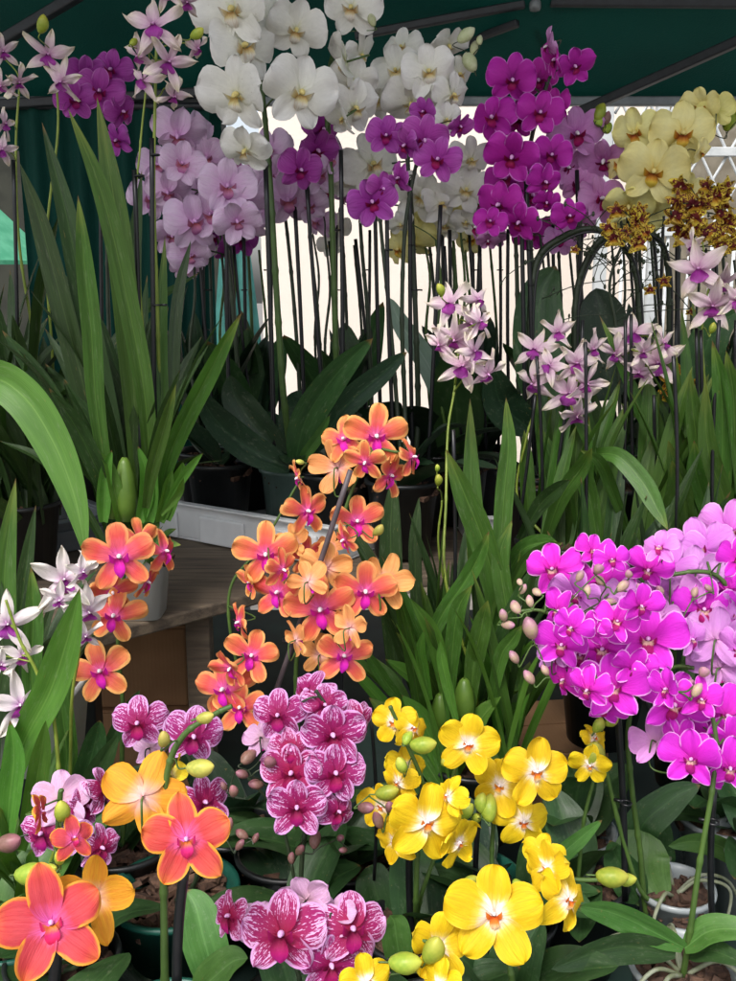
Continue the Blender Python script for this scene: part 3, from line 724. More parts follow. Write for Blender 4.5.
# canopy
t = thing('market_canopy', 'dark green market canopy on a grey steel frame over the stall', 'canopy', (0, 1.5, 0))
BY, BZ = 2.32, P(640, 104, 2.32).z
FY, FZ = .55, BZ + .55; AY, AZ = 1.35, BZ + .62
def roofpt(u, v):
    x = -2.0 + 4.0 * u
    y = BY + (FY - BY) * v
    if y > AY: z = BZ + (AZ - BZ) * (BY - y) / (BY - AY)
    else: z = FZ + (AZ - FZ) * (y - FY) / (AY - FY)
    sag = .018 * math.sin(u * 9) * math.sin(v * 6.3) - .03 * math.sin(math.pi * ((u * 4) % 1)) * math.sin(math.pi * min(1, v * 2))
    return V((x, y, z + sag))
mb = MB(); mb.grid(lambda i, j: (roofpt(i / 60, j / 30), (i / 60, j / 30), (.5, .5)), 60, 30)
link('roof_fabric', mb.mesh('roof_fabric', [M['canvas']], t.location), t)
mb = MB(); dw = P(100, 60, BY).z; dz = BZ - .01
def val(i, j):
    u = i / 40; x = -2.0 + 2.0 * u * .83; z = BZ - .003 - (.10 + .008 * math.sin(u * 22)) * j / 4
    return V((x, BY + .004 + .012 * math.sin(u * 40) * j / 4, z)), (u, j / 4), (.5, .5)
mb.grid(val, 40, 4); link('valance', mb.mesh('valance', [M['canvas']], t.location), t)
def bar(name, a, b, w, mat='frame', h=None):
    a = V(a); b = V(b); d = b - a; L_ = d.length; mb = MB(); mb.box((-w / 2, -(h or w) / 2, 0), (w / 2, (h or w) / 2, L_))
    o = bpy.data.objects.new(name, mb.mesh(name, [M[mat]], smooth=False)); COL.objects.link(o); o.parent = t
    o.matrix_basis = Matrix.Translation(a - t.location) @ d.to_track_quat('Z', 'Y').to_matrix().to_4x4(); bev(o, .003); return o
bar('beam', (-2, BY - .03, BZ + .0), (2, BY - .03, BZ + .0), .02, 'alu')
jt = P(535, 4, 2.05)
bar('truss_bar', P(355, 36, 2.1), jt + V((-.02, 0, 0)), .016); bar('truss_bar', P(440, 52, 2.2), jt + V((-.03, .02, -.03)), .015)
bar('truss_bar', jt + V((.03, 0, .004)), P(800, 4, 2.02), .018); bar('truss_bar', P(570, 116, 2.24), P(790, 18, 1.9), .019)
bar('truss_bar', P(-40, 66, 2.1), P(80, -6, 1.95), .02); bar('truss_bar', jt + V((.012, .06, -.02)), P(552, 60, 2.2), .014)
bar('truss_bar', P(-60, 108, 2.24), P(240, 90, 2.25), .02)
mb = MB(); mb.lathe([(.001, -.012), (.01, -.012), (.012, -.006), (.012, .012), (.008, .016), (.001, .016)], jt, 14); link('joint', mb.mesh('joint', [M['alu']], t.location), t)
for x in (-1.6, 1.7):
    bar('post', (x, BY - .03, 0), (x, BY - .03, BZ - .02), .04); bar('post', (x, FY + .05, 0), (x, FY + .05, FZ - .03), .04)

# wall, gate, things beyond
t = thing('white_wall', 'sunlit white rendered wall standing behind the stall', 'wall', (1.6, 4.6, 0))
boxpart('wall_face', (XW(262, 4.6, 1.5), 4.6, 0), (6, 4.8, 3.4), 'wall', t, .01)
boxpart('coping', (XW(262, 4.6, 1.5) - .03, 4.57, 3.401), (6, 4.83, 3.46), 'wall', t, .01)
boxpart('plinth', (XW(262, 4.6, 1.5) - .02, 4.56, .0), (6, 4.597, .35), 'brown_wall', t, .01)
t = thing('lattice_gate', 'white painted steel gate with diamond lattice beside the yellow flowers', 'gate', (XW(700, 2.75, 1.5), 2.75, 0))
gx0 = XW(604, 2.75, 1.8); gx1 = gx0 + 1.2; gz = P(700, 96, 2.75).z
for x in (gx0, gx0 + .15, gx0 + .62, gx1): boxpart('upright', (x - .016, 2.735, .02), (x + .016, 2.765, gz + .1), 'gate', t)
for z in (.1, 1.0, P(700, 232, 2.75).z, P(700, 152, 2.75).z, gz + .06): boxpart('rail', (gx0 + .017, 2.74, z - .012), (gx1 - .017, 2.76, z + .012), 'gate', t)
mb = MB()
k = .075; zA = P(700, 232, 2.75).z; zB = gz + .06
for s in (-1, 1):
    for i in range(-10, 28):
        x = gx0 + i * k; pts = []
        x2 = x + s * (zB - zA) * .55
        n = 24; seg = [V((x + (x2 - x) * q / n, 2.75 + .004 * s, zA + (zB - zA) * q / n)) for q in range(n + 1)]
        seg = [v for v in seg if gx0 + .015 < v.x < gx1 - .015]
        if len(seg) > 1: mb.tube(seg, .004, 6)
link('lattice', mb.mesh('lattice', [M['gate']], t.location), t)
mb = MB()
for i in range(1, 19):
    x = gx0 + i * .0625; mb.tube([V((x, 2.75, .1)), V((x, 2.75, 1.0)), V((x, 2.75, zA))], .005, 6)
link('bars', mb.mesh('bars', [M['gate']], t.location), t)
t = thing('brown_wall', 'rough brown wall seen through the lattice gate', 'wall', (2, 3.6, 0))
boxpart('wall_face', (XW(664, 3.6, 1.8), 3.6, 0), (4, 3.75, P(700, 85, 3.6).z), 'brown_wall', t, .01)
boxpart('coping', (XW(664, 3.6, 1.8) - .01, 3.58, P(700, 85, 3.6).z + .001), (4, 3.77, P(700, 85, 3.6).z + .05), 'gate', t, .01)

# mint parasol far left, folded teal parasol, dark side curtain
def parasol(label, x, Y, ztop, zlow, r, mat):
    t = thing('parasol', label, 'parasol', (XW(x, Y, 1.6), Y, 0))
    mb = MB(); mb.grid(lambda i, j: (V((r * (i / 10) ** .9 * math.cos(j * math.pi / 12), r * (i / 10) ** .9 * math.sin(j * math.pi / 12), ztop - (ztop - zlow) * (i / 10) - .03 * math.sin(math.pi * i / 10) * (1 - abs(math.cos(j * math.pi / 12 * 4))))), (i / 10, j / 24), (.5, .5)), 10, 24)
    link('canopy', mb.mesh('canopy', [M[mat]]), t)
    mb = MB(); mb.tube([V((0, 0, .02)), V((0, 0, ztop / 2)), V((0, 0, ztop - .01))], .02, 10); link('pole', mb.mesh('pole', [M['alu']]), t)
    mb = MB(); mb.lathe([(.001, 0), (.25, 0), (.25, .05), (.04, .08), (.001, .08)], n=24); link('base', mb.mesh('base', [M['frame']]), t)
parasol('mint green parasol glowing beyond the left edge of the stall', -52, 3.3, P(0, 158, 3.3).z, P(0, 262, 3.3).z, .36, 'mint')
t = thing('folded_parasol', 'folded teal parasol standing behind the stems at left of the white wall', 'parasol', (XW(236, 2.9, 1.5), 2.9, 0))
zt = P(236, 200, 2.9).z
mb = MB(); mb.grid(lambda i, j: (V(((.02 + .08 * (i / 10) ** .8) * (1 + .18 * math.cos(j * math.pi / 2.5)) * math.cos(j * math.pi / 20), (.02 + .08 * (i / 10) ** .8) * (1 + .18 * math.cos(j * math.pi / 2.5)) * math.sin(j * math.pi / 20), zt - .95 * i / 10)), (i / 10, j / 40), (.5, .5)), 10, 40)
link('canopy', mb.mesh('canopy', [M['teal']]), t)
mb = MB(); mb.tube([V((0, 0, .02)), V((0, 0, 1)), V((0, 0, zt + .03))], .018, 10); link('pole', mb.mesh('pole', [M['alu']]), t)
mb = MB(); mb.lathe([(.001, 0), (.22, 0), (.22, .05), (.04, .08), (.001, .08)], n=24); link('base', mb.mesh('base', [M['frame']]), t)
t = thing('side_curtain', 'dark green canvas curtain hanging at the back left of the stall', 'curtain', (-.6, 2.26, 0))
xa, xb = XW(26, 2.26, 1.6), XW(214, 2.26, 1.6)
mb = MB(); mb.grid(lambda i, j: (V((xa + (xb - xa) * i / 60, 2.26 + .02 * math.sin(i * .9) * (1 - j / 12 * .6), .1 + (BZ - .12) * j / 12)), (i / 60, j / 12), (.5, .5)), 60, 12)
link('fabric', mb.mesh('fabric', [M['canvas']], t.location), t)
mb = MB(); mb.tube([V((xa - .05, 2.26, BZ - .015)), V((xb, 2.26, BZ - .015)), V((xb + .03, 2.26, BZ - .015))], .008, 8); link('rail', mb.mesh('rail', [M['frame']], t.location), t)
t = thing('dark_building', 'dark stone building across the way at far left', 'building', (-3, 6, 0))
boxpart('wall', (-8, 6, 0), (-.9, 6.4, 3.6), 'dark_stone', t, .02); boxpart('roof', (-8.1, 5.9, 3.601), (-.85, 6.5, 3.75), 'frame', t, .02)

# ------------------------------------------------------------------ light, sky, camera
w = bpy.data.worlds.new('World'); sc.world = w; w.use_nodes = True; nt = w.node_tree
bg = nt.nodes['Background']; sky = nt.nodes.new('ShaderNodeTexSky'); sky.sky_type = 'NISHITA'; sky.sun_disc = False
SUN_EL, SUN_AZ = R(56), R(205)
sky.sun_elevation = SUN_EL; sky.sun_rotation = SUN_AZ; sky.air_density = 1.; sky.dust_density = 4.; sky.ozone_density = 1.
hs = nt.nodes.new('ShaderNodeHueSaturation'); hs.inputs['Saturation'].default_value = .45
nt.links.new(sky.outputs[0], hs.inputs['Color']); nt.links.new(hs.outputs[0], bg.inputs[0]); bg.inputs[1].default_value = .15
ld = bpy.data.lights.new('Sun', 'SUN'); ld.energy = 1.2; ld.angle = R(14); ld.color = (1, .965, .92)
lo = bpy.data.objects.new('Sun', ld); COL.objects.link(lo)
# sky rotation is measured clockwise from +Y: this is the direction towards the sun
sd = V((math.sin(SUN_AZ) * math.cos(SUN_EL), math.cos(SUN_AZ) * math.cos(SUN_EL), math.sin(SUN_EL)))
lo.rotation_euler = sd.to_track_quat('Z', 'Y').to_euler(); lo.location = (0, -2, 5)
cd = bpy.data.cameras.new('Camera'); cam = bpy.data.objects.new('Camera', cd); COL.objects.link(cam)
cam.location = CAM; cam.rotation_euler = (math.pi / 2 - PITCH, 0, 0)
cd.sensor_fit = 'VERTICAL'; cd.sensor_height = 36.; cd.lens = F / 981 * 36.; cd.clip_start = .05; cd.clip_end = 400
sc.camera = cam
sc.view_settings.view_transform = 'Standard'; sc.view_settings.look = 'None'; sc.view_settings.gamma = 1; sc.view_settings.use_curve_mapping = False
sc.view_settings.exposure = .78
sc.cycles.max_bounces = 8; sc.cycles.transparent_max_bounces = 12; sc.cycles.use_denoising = True
G_TALL = 'tall potted moth orchids on the back shelf'
G_MINI = 'small moth orchids at the front of the stall'
G_CANE = 'strap leaved orchids with star shaped flowers'
def back(label, x, Y, z=ZB + .006, yb=None, group=G_TALL, name='moth_orchid', pr=.055, ph=.115, pm='pot_black', leaves=4, L=(.16, .24), W=(.06, .085), mat='phal_dark', seed=1, az0=None, rise=(20, 50), droop=.35, **k):
    p = Plant(name, label, base_at(x, yb or Y, z), group, Y=Y, stem=k.pop('stem', 'stem_dark')); p.soff = .065; p.thick = 1.3
    p.pot(pr, ph, pm)
    if leaves: p.rosette(leaves, L, W, rise, mat, seed, az0, droop)
    return p

# ============ tall moth orchids on the back shelf
p = back('tall white moth orchid with the largest flowers, hanging highest left of centre', 296, 1.42, yb=1.50, leaves=0, pm='pot_glass', stem='stem')
p.stem([(284, 400), (277, 300), (270, 180), (262, 90), (252, 30), (236, -15)], .0045, r1=.002)
p.stake((275, 470), (266, 165), .0028)
p.flowers('white', [(262, 22, 60), (296, 30, 62, 10, 0, 20), (243, 48, 78, 0, 5, 0), (234, 10, 82, -5, 0, -5), (239, 95, 80, -8, -3, 4), (300, 93, 80, 12, -5, 14), (246, 150, 56, -55, -40, 10)], .10)
p.leaf([(295, 462), (308, 418), (335, 375), (373, 338)], 34, (1.42, 1.30), 'phal', 'phal', 10)
p.leaf([(312, 452), (345, 408), (380, 375), (407, 352)], 26, (1.42, 1.34), 'phal_dark', 'phal', -12)
p.leaf([(290, 468), (245, 445), (215, 420), (196, 385)], 34, (1.42, 1.32), 'phal_dark', 'phal', 14)
p.leaf([(285, 455), (258, 430), (236, 400), (230, 375)], 36, (1.42, 1.40), 'phal_dark', 'phal', 0)
p.leaf([(300, 462), (316, 440), (330, 415)], 12, (1.42, 1.34), 'phal_light', 'phal', 0)
p.finish()

p = back('white moth orchid with a narrow column of flowers on a thick green stem', 334, 1.46, seed=4, stem='stem', leaves=3)
p.stem([(338, 420), (335, 320), (331, 180), (327, 90), (340, 30), (352, -5)], .0045, r1=.002)
p.stake((342, 470), (338, 150), .0026); p.clip(338, 230)
p.flowers('white', [(360, 55, 46, 50), (353, 82, 50, -20), (354, 108, 60, 15, -10), (346, 62, 62, -65, 0, 10), (352, 8, 62, 5, 5, 0), (344, 118, 40, -40)], .05)
p.buds('bud_white', [(318, 75, 14), (372, 20, 12)])
p.finish()

p = back('white moth orchid with creamy flowers and green buds above the small violet sprays', 412, 1.52, seed=8, leaves=4, az0=80)
p.stem([(418, 420), (416, 330), (412, 220), (408, 140), (425, 80), (455, 60)], .004, r1=.002)
p.stake((413, 470), (411, 180), .0026); p.clip(412, 245); p.clip(415, 290)
p.flowers('white', [(402, 48, 42), (448, 45, 44, 40), (380, 100, 50), (458, 75, 40, 50), (396, 72, 56), (411, 103, 60), (452, 95, 46, 40), (428, 72, 58, 10), (446, 120, 36, 30)], .10)
p.buds('bud_white', [(466, 35, 18), (470, 62, 20), (474, 48, 12), (480, 40, 9)])
p.finish()

p = back('white moth orchid with low drooping flowers behind the small purple sprays', 372, 1.60, seed=9, leaves=4)
p.stem([(372, 420), (368, 320), (362, 250), (358, 180)], .0035)
p.stake((382, 460), (377, 190), .0026)
p.flowers('white', [(374, 205, 46, 30), (345, 175, 58), (372, 165, 62), (422, 196, 58, 10), (440, 205, 44, 30), (466, 190, 50), (470, 160, 46)], .08)
p.finish()

p = back('pale lilac moth orchid with the fullest cluster, beside the strap leaved plant', 222, 1.55, seed=12, leaves=4, az0=100)
p.stem([(238, 420), (234, 320), (222, 220), (200, 140), (182, 110)], .0035)
p.stake((232, 465), (226, 190), .0026)
p.flowers('lilac', [(196, 130, 42), (206, 158, 44), (168, 192, 48), (190, 255, 44, 0, -20), (178, 135, 58, -10), (212, 215, 48), (194, 222, 60, 5), (182, 165, 54), (246, 205, 46, 25), (228, 187, 60, 10), (237, 220, 50, 20, -30)], .12)
p.finish()

p = back('lilac moth orchid with lavender flowers between the white sprays', 292, 1.58, seed=14, leaves=3)
p.stem([(300, 420), (296, 330), (288, 240), (280, 180)], .0032)
p.stake((306, 460), (298, 200), .0026)
p.flowers('lilac', [(270, 150, 46), (322, 150, 46), (275, 178, 50), (310, 205, 46), (288, 200, 62, 0, 0), (318, 175, 46, 25), (268, 210, 40)], .08)
p.finish()

p = back('moth orchid with a few violet flowers just below the big white ones', 312, 1.50, seed=17, leaves=3)
p.stem([(322, 420), (318, 320), (310, 240), (308, 170)], .003)
p.stake((328, 460), (303, 180), .0024)
p.flowers('purple', [(322, 130, 44, 15), (316, 150, 48, 20), (300, 170, 46, -5)], .06)
p.flowers('lilac', [(330, 160, 36, 40)])
p.finish()

p = back('small violet moth orchid with veined flowers in front of the white sprays', 402, 1.40, seed=18, leaves=4, az0=60)
p.stem([(405, 420), (402, 320), (405, 230), (415, 170), (425, 125)], .003)
p.stem([(398, 420), (390, 320), (382, 240), (378, 190)], .003)
p.stake((395, 465), (388, 185), .0024); p.stake((428, 465), (441, 205), .0024); p.clip(389, 250)
p.flowers('purple', [(459, 126, 30, 65), (424, 112, 34), (386, 136, 42, -20), (406, 145, 36), (424, 140, 50, 5), (438, 160, 48, 5, -5), (400, 178, 34, -55), (372, 202, 52, -15), (382, 188, 36)], .05)
p.finish()

p = back('pale yellow moth orchid with low flowers beneath the white sprays', 435, 1.64, seed=20, leaves=3)
p.stem([(440, 420), (436, 320), (430, 250), (425, 215)], .003)
p.stake((446, 460), (442, 220), .0024)
p.flowers('cream', [(430, 213, 40), (455, 215, 40), (412, 242, 50, -5), (400, 250, 36, -40)], .05)
p.finish()

p = back('tall deep magenta moth orchid with the densest column of flowers', 530, 1.44, seed=22, leaves=0)
p.stem([(540, 420), (536, 330), (530, 240), (528, 160), (545, 90), (560, 55)], .004, r1=.002)
p.stem([(520, 420), (518, 330), (516, 250), (512, 200)], .0035)
p.stake((534, 465), (529, 175), .0028); p.stake((526, 460), (524, 190), .0026); p.clip(530, 250); p.clip(531, 285)
p.flowers('magenta', [(538, 80, 44, 10), (518, 120, 46), (530, 195, 46), (505, 180, 44), (556, 105, 40), (493, 118, 48, -15), (512, 80, 50, -5), (540, 113, 48, 10, 0), (557, 60, 42, -35, 5, 20), (574, 66, 40, 40), (552, 155, 42, 10), (512, 157, 56, -5), (500, 205, 52, -10), (520, 222, 44), (546, 202, 32), (569, 216, 36, 10), (544, 182, 36), (490, 222, 34)], .12)
p.flower('pink', 548, 46, 34, -60)
p.finish()

p = back('pink moth orchid with medium flowers between the deep magenta and the yellow ones', 588, 1.52, seed=25, leaves=3, az0=90)
p.stem([(586, 420), (582, 330), (578, 250), (585, 180), (590, 130)], .0035)
p.stake((592, 460), (577, 170), .0026)
p.flowers('pink', [(567, 168, 44), (560, 240, 38), (578, 185, 40), (604, 160, 54, 5), (576, 134, 58, 0, 5), (600, 200, 52, 10), (478, 228, 34), (488, 240, 28)], .07)
p.buds('bud_green', [(608, 128, 14), (600, 112, 18), (598, 120, 14)])
p.buds('bud_rose', [(607, 118, 12)])
p.finish()

p = back('tall pale yellow moth orchid arching out over the lattice gate', 676, 1.46, seed=28, leaves=3, az0=120, stem='stem_dark')
p.stem([(676, 420), (677, 330), (678, 250), (676, 180), (690, 130), (715, 112), (740, 108)], .004, r1=.002)
p.stake((682, 470), (680, 165), .0028); p.clip(680, 240)
p.flowers('cream', [(620, 165, 36), (650, 205, 48), (688, 188, 42), (628, 205, 48), (636, 133, 52, -12), (702, 106, 42, -20), (716, 112, 40, 170), (654, 172, 70, -5, 0), (682, 134, 66, 8, 0), (700, 152, 30, 40)], .08)
p.buds('bud_green', [(729, 118, 22), (742, 112, 14)])
p.finish()

# broad leaved plants trained over wire hoops
def hoop(label, x, Y, pts, seed, lv):
    p = back(label, x, Y, seed=seed, leaves=0, group='orchids trained over hoops')
    p.stem(pts, .0042, r1=.0032, from_pot=False)
    off = [(a + 3, b + 3) for a, b in pts]
    c = cat([P(a, b, Y + .008) for a, b in off], 8); mb = MB(); mb.tube(c, .0018, 6)
    link('wire_hoop', mb.mesh('wire_hoop', [M['stake']], p.base), p.root)
    for l in lv: p.leaf(*l)
    rr = random.Random(seed)
    tw = MB()
    for i in range(16):      # old flower stalks and thin side twigs
        a = c[rr.randrange(len(c) // 4, len(c) * 3 // 4)]; d = V((rr.uniform(-1, 1), rr.uniform(-.4, .4), rr.uniform(-.9, .5))).normalized()
        l = rr.uniform(.02, .06); b = a + d * l; q = b + V((rr.uniform(-.02, .02), 0, rr.uniform(-.02, .015)))
        tw.tube(cat([a, a.lerp(b, .5) + V((0, 0, .004)), b, q], 4), .0007, 5)
        tw.ell(q, (.0022, .0022, .004), 6, 4)
    link('twig', tw.mesh('twig', [M['stem_dark']], p.base), p.root)
    p.finish(); return p
hoop('orchid trained over the taller wire hoop, broad round leaf behind it', 534, 1.38,
     [(533, 440), (530, 337), (536, 264), (561, 238), (593, 229), (622, 245), (637, 282), (641, 380), (637, 470)], 3,
     [([(548, 420), (538, 350), (540, 300), (556, 266)], 52, (1.46, 1.50), 'phal', 'phal', 0), ([(530, 430), (500, 400), (492, 365)], 40, (1.42, 1.36), 'phal_dark', 'phal', 10)])
hoop('orchid trained over the right hand wire hoop with dark stems', 580, 1.42,
     [(578, 440), (575, 312), (589, 256), (613, 233), (645, 231), (666, 256), (669, 340), (664, 460)], 5,
     [([(610, 400), (606, 350), (600, 310), (596, 288)], 50, (1.50, 1.52), 'phal_dark', 'phal', 0), ([(690, 420), (700, 365), (716, 330), (738, 310)], 40, (1.46, 1.42), 'phal', 'phal', 0)])

# leopard spotted sprays
def spray(label, x, Y, stempts, fl, seed, twigs=10):
    p = back(label, x, Y, seed=seed, leaves=0, group='orchids with branching sprays of small spotted flowers', name='spray_orchid')
    c = p.stem(stempts, .0025, nodes=False)
    p.fan(5, (.18, .28), (.018, .028), (5, 35), mat='strap_dark', seed=seed)
    rr = random.Random(seed); 
    for f in fl: p.flowers('leopard', [f], 0)
    tw = MB()
    for i in range(twigs):
        a = c[rr.randrange(len(c) // 3, len(c))]; d = V((rr.uniform(-1, 1), rr.uniform(-.5, .5), rr.uniform(-.3, .7))).normalized(); l = rr.uniform(.05, .12)
        b = a + d * l; tw.tube(cat([a, a + d * l * .5 + V((0, 0, .006)), b], 5), .0008, 5)
        for k in range(3):
            q = a.lerp(b, rr.uniform(.5, 1)); e = q + V((rr.uniform(-.012, .012), rr.uniform(-.01, .01), rr.uniform(.004, .014)))
            tw.tube([q, e], .0005, 5); tw.ell(e, (.0018, .0018, .0035), 6, 4)
    link('twig', tw.mesh('twig', [M['stem_dark']], p.base), p.root)
    p.finish(); return p
rr = random.Random(5)
spray('spotted yellow and maroon spray orchid against the lattice gate', 690, 1.40, [(694, 420), (692, 330), (690, 260), (700, 205)],
      [(680 + rr.uniform(-6, 50), 190 + rr.uniform(-4, 58), rr.uniform(20, 30), rr.uniform(-60, 60), rr.uniform(-40, 20)) for _ in range(30)], 31, 12)
spray('spotted spray orchid with few flowers over the hoop tops', 616, 1.36, [(620, 420), (616, 330), (610, 280), (632, 222)],
      [(622 + rr.uniform(-14, 30), 222 + rr.uniform(-12, 22), rr.uniform(18, 26), rr.uniform(-60, 60), rr.uniform(-40, 20)) for _ in range(14)] + [(664, 282, 18), (650, 290, 16), (575, 250, 12), (690, 312, 12)], 32, 16)
p = back('orchid with a small group of amber yellow flowers low on its stem', 672, 1.36, seed=33, leaves=0, name='amber_orchid')
p.stem([(676, 470), (676, 430), (674, 392)], .0025); p.fan(5, (.18, .26), (.018, .026), (5, 35), mat='strap', seed=4)
p.flowers('amber', [(672, 380, 28, -10), (683, 392, 32, 10), (668, 396, 24), (688, 404, 22), (679, 372, 20), (694, 383, 18)], .03); p.finish()
p = back('small dark red orchid half hidden behind the amber flowers', 684, 1.66, seed=34, leaves=2, name='red_orchid')
p.stem([(688, 470), (686, 430)], .0025)
p.flowers('ruby', [(675, 432, 18), (690, 424, 20), (697, 440, 18), (684, 452, 16), (695, 412, 14), (672, 450, 14), (704, 428, 14)], .04); p.finish()

# more rows behind, mostly stems and leaves
for i, (x, Y, lab, top, kind, fl) in enumerate([
    (250, 1.72, 'moth orchid of the rear row with a few rosy flowers below the lilac cluster', 240, 'purple', [(212, 236, 40), (240, 240, 36), (228, 252, 30), ('lilac', 250, 222, 46), ('lilac', 262, 196, 46), ('pink', 246, 172, 40)]),
    (210, 1.66, 'moth orchid of the rear row with pale lilac flowers left of the teal sheet', 200, 'lilac', [(196, 250, 40), (150, 200, 44), (158, 165, 44), (172, 235, 40), (186, 268, 34), (205, 190, 44)]),
    (345, 1.74, 'moth orchid of the rear row behind the thick green stem', 235, 'white', [(336, 228, 36), (330, 245, 30), ('lilac', 318, 222, 40), ('lilac', 345, 196, 44), ('purple', 322, 190, 40)]),
    (480, 1.68, 'moth orchid of the rear row with pink flowers left of the magenta column', 225, 'pink', [(486, 215, 38), (476, 200, 36), (494, 236, 32), ('cream', 470, 240, 36), ('pink', 500, 190, 40)]),
    (560, 1.72, 'moth orchid of the rear row behind the hoops', 235, 'magenta', [(556, 228, 36), (545, 240, 32), ('pink', 580, 225, 42), ('pink', 600, 205, 42), ('magenta', 530, 235, 36)]),
    (640, 1.70, 'moth orchid of the rear row with yellow flowers behind the spotted sprays', 205, 'cream', [(648, 225, 44), (628, 232, 34)]),
    (456, 1.60, 'moth orchid of the rear row with a pale grey green upright leaf', 240, 'white', [(446, 226, 36), (466, 222, 36), (400, 224, 34)]),
    (725, 1.62, 'moth orchid of the rear row at the right edge by the gate', 250, None, [])]):
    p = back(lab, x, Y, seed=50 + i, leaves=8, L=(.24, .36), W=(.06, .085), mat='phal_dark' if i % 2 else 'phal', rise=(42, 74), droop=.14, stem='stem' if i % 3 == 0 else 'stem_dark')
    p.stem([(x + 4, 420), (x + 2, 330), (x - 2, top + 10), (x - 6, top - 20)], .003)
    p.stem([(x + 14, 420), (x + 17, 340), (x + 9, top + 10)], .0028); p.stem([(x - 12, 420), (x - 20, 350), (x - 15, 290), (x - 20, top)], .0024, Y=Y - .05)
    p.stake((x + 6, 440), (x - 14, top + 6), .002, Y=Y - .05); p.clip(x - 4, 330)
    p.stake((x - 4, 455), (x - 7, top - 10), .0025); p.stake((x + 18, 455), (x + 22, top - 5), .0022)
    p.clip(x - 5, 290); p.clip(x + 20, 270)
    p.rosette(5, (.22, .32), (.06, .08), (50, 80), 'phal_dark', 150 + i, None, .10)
    p.stake((x + 30, 450), (x + 27 - 8 * (i % 3), top + 4), .0024, Y=Y - .03); p.stem([(x - 22, 430), (x - 30, 340), (x - 26, 280), (x - 32, top)], .0024, Y=Y + .04)
    if kind: p.flowers(kind, fl, .05)
    if i == 6: p.leaf([(452, 430), (430, 370), (402, 325), (390, 298)], 22, (1.60, 1.62), 'phal_grey', 'phal', 0)
    p.finish()

# purple flowers hanging high at far left
p = back('tall purple moth orchid in the shade behind the upright strap leaves', 92, 1.75, seed=71, leaves=4)
p.stem([(110, 420), (108, 300), (105, 180), (100, 100)], .0035); p.stake((104, 450), (101, 120), .0026)
p.flowers('purple', [(112, 70, 48), (85, 78, 50), (122, 112, 40), (100, 92, 56), (75, 100, 44), (118, 140, 38)], .06); p.finish()

# ============ strap leaved orchids, left
zl = P(140, 520, 1.14).z
p = Plant('strap_orchid', 'big strap leaved orchid in a white square pot with a tall spray at upper left', base_at(142, 1.135, ZB + .001), G_CANE, Y=1.14, stem='stem_yel')
p.pot(.036, .085, 'pot_white', sq=6.)
L = [([(150, 512), (146, 404), (128, 300), (102, 195), (68, 108)], 27, (1.14, 1.05), 'strap', 8), ([(140, 510), (134, 400), (122, 270), (113, 190), (97, 97)], 33, (1.15, 1.12), 'strap', -5),
     ([(128, 512), (112, 430), (86, 310), (66, 215), (42, 122)], 30, (1.16, 1.14), 'strap_dark', 12), ([(120, 512), (98, 440), (72, 340), (44, 235), (20, 163)], 30, (1.16, 1.12), 'strap_dark', -14),
     ([(112, 512), (97, 410), (92, 330), (84, 260), (78, 195)], 25, (1.12, 1.06), 'strap', 4), ([(160, 512), (168, 462), (190, 410), (216, 360), (242, 312)], 25, (1.13, 1.02), 'strap', 15),
     ([(158, 505), (162, 420), (161, 330), (165, 235)], 18, (1.16, 1.2), 'strap', 0), ([(166, 505), (172, 400), (178, 300), (191, 240)], 16, (1.16, 1.22), 'strap_dark', 0),
     ([(112, 510), (98, 470), (74, 425), (49, 388)], 26, (1.12, 1.04), 'strap_dark', 0), ([(164, 512), (176, 488), (190, 468), (203, 453)], 12, (1.10, 1.04), 'strap_light', 0),
     ([(161, 515), (178, 495), (184, 478)], 10, (1.1, 1.06), 'strap_light', 0), ([(136, 505), (128, 450), (120, 400), (104, 350)], 24, (1.18, 1.2), 'strap_dark', 0),
     ([(146, 508), (152, 470), (164, 430), (176, 384)], 18, (1.1, 1.04), 'strap', 0), ([(128, 505), (138, 440), (152, 400), (158, 370)], 22, (1.17, 1.18), 'strap_dark', 0),
     ([(118, 510), (92, 470), (60, 440), (20, 420)], 24, (1.16, 1.1), 'strap_dark', 0), ([(120, 510), (80, 450), (40, 380), (2, 330)], 26, (1.2, 1.16), 'strap_dark', 0),
     ([(134, 510), (120, 420), (96, 330), (50, 260)], 28, (1.22, 1.24), 'strap_dark', 20), ([(140, 508), (140, 400), (132, 280), (142, 170)], 24, (1.2, 1.22), 'strap_dark', 0)]
for pts, w, Y, m, ro in L: p.leaf(pts, w * .86, Y, m, 'strap', ro)
p.fan(20, (.22, .42), (.022, .032), (3, 32), mat='strap_dark', seed=77, spread=.02, c=p.top + V((-.02, .04, 0)))
p.bulbs([(126, 490, 23, 66), (112, 498, 15, 44)], 1.115)
for q in ([(150, 522), (151, 500), (152, 476), (158, 450)], [(104, 522), (104, 496), (107, 470), (112, 450)], [(140, 522), (146, 496), (146, 470), (138, 446)], [(120, 522), (117, 500), (110, 470), (100, 452)], [(166, 520), (172, 496), (180, 474), (183, 462)], [(160, 522), (166, 500), (168, 486), (172, 470)]):
    p.leaf(q, 17, (1.11, 1.09), 'strap_light', 'lance', RND.uniform(-20, 20), .5)
p.fan(7, (.05, .12), (.014, .022), (10, 50), mat='strap', seed=79, spread=.025)
p.stem([(158, 440), (158, 330), (154, 200), (155, 110), (158, 20), (166, -10)], .0026, r1=.0014)
p.stem([(150, 440), (136, 230), (140, 150), (146, 90)], .0018)
p.stake((156, 470), (155, 138), .0028); p.stake((141, 470), (139, 170), .0028); p.clip(155, 155); p.clip(139, 176); p.clip(157, 305)
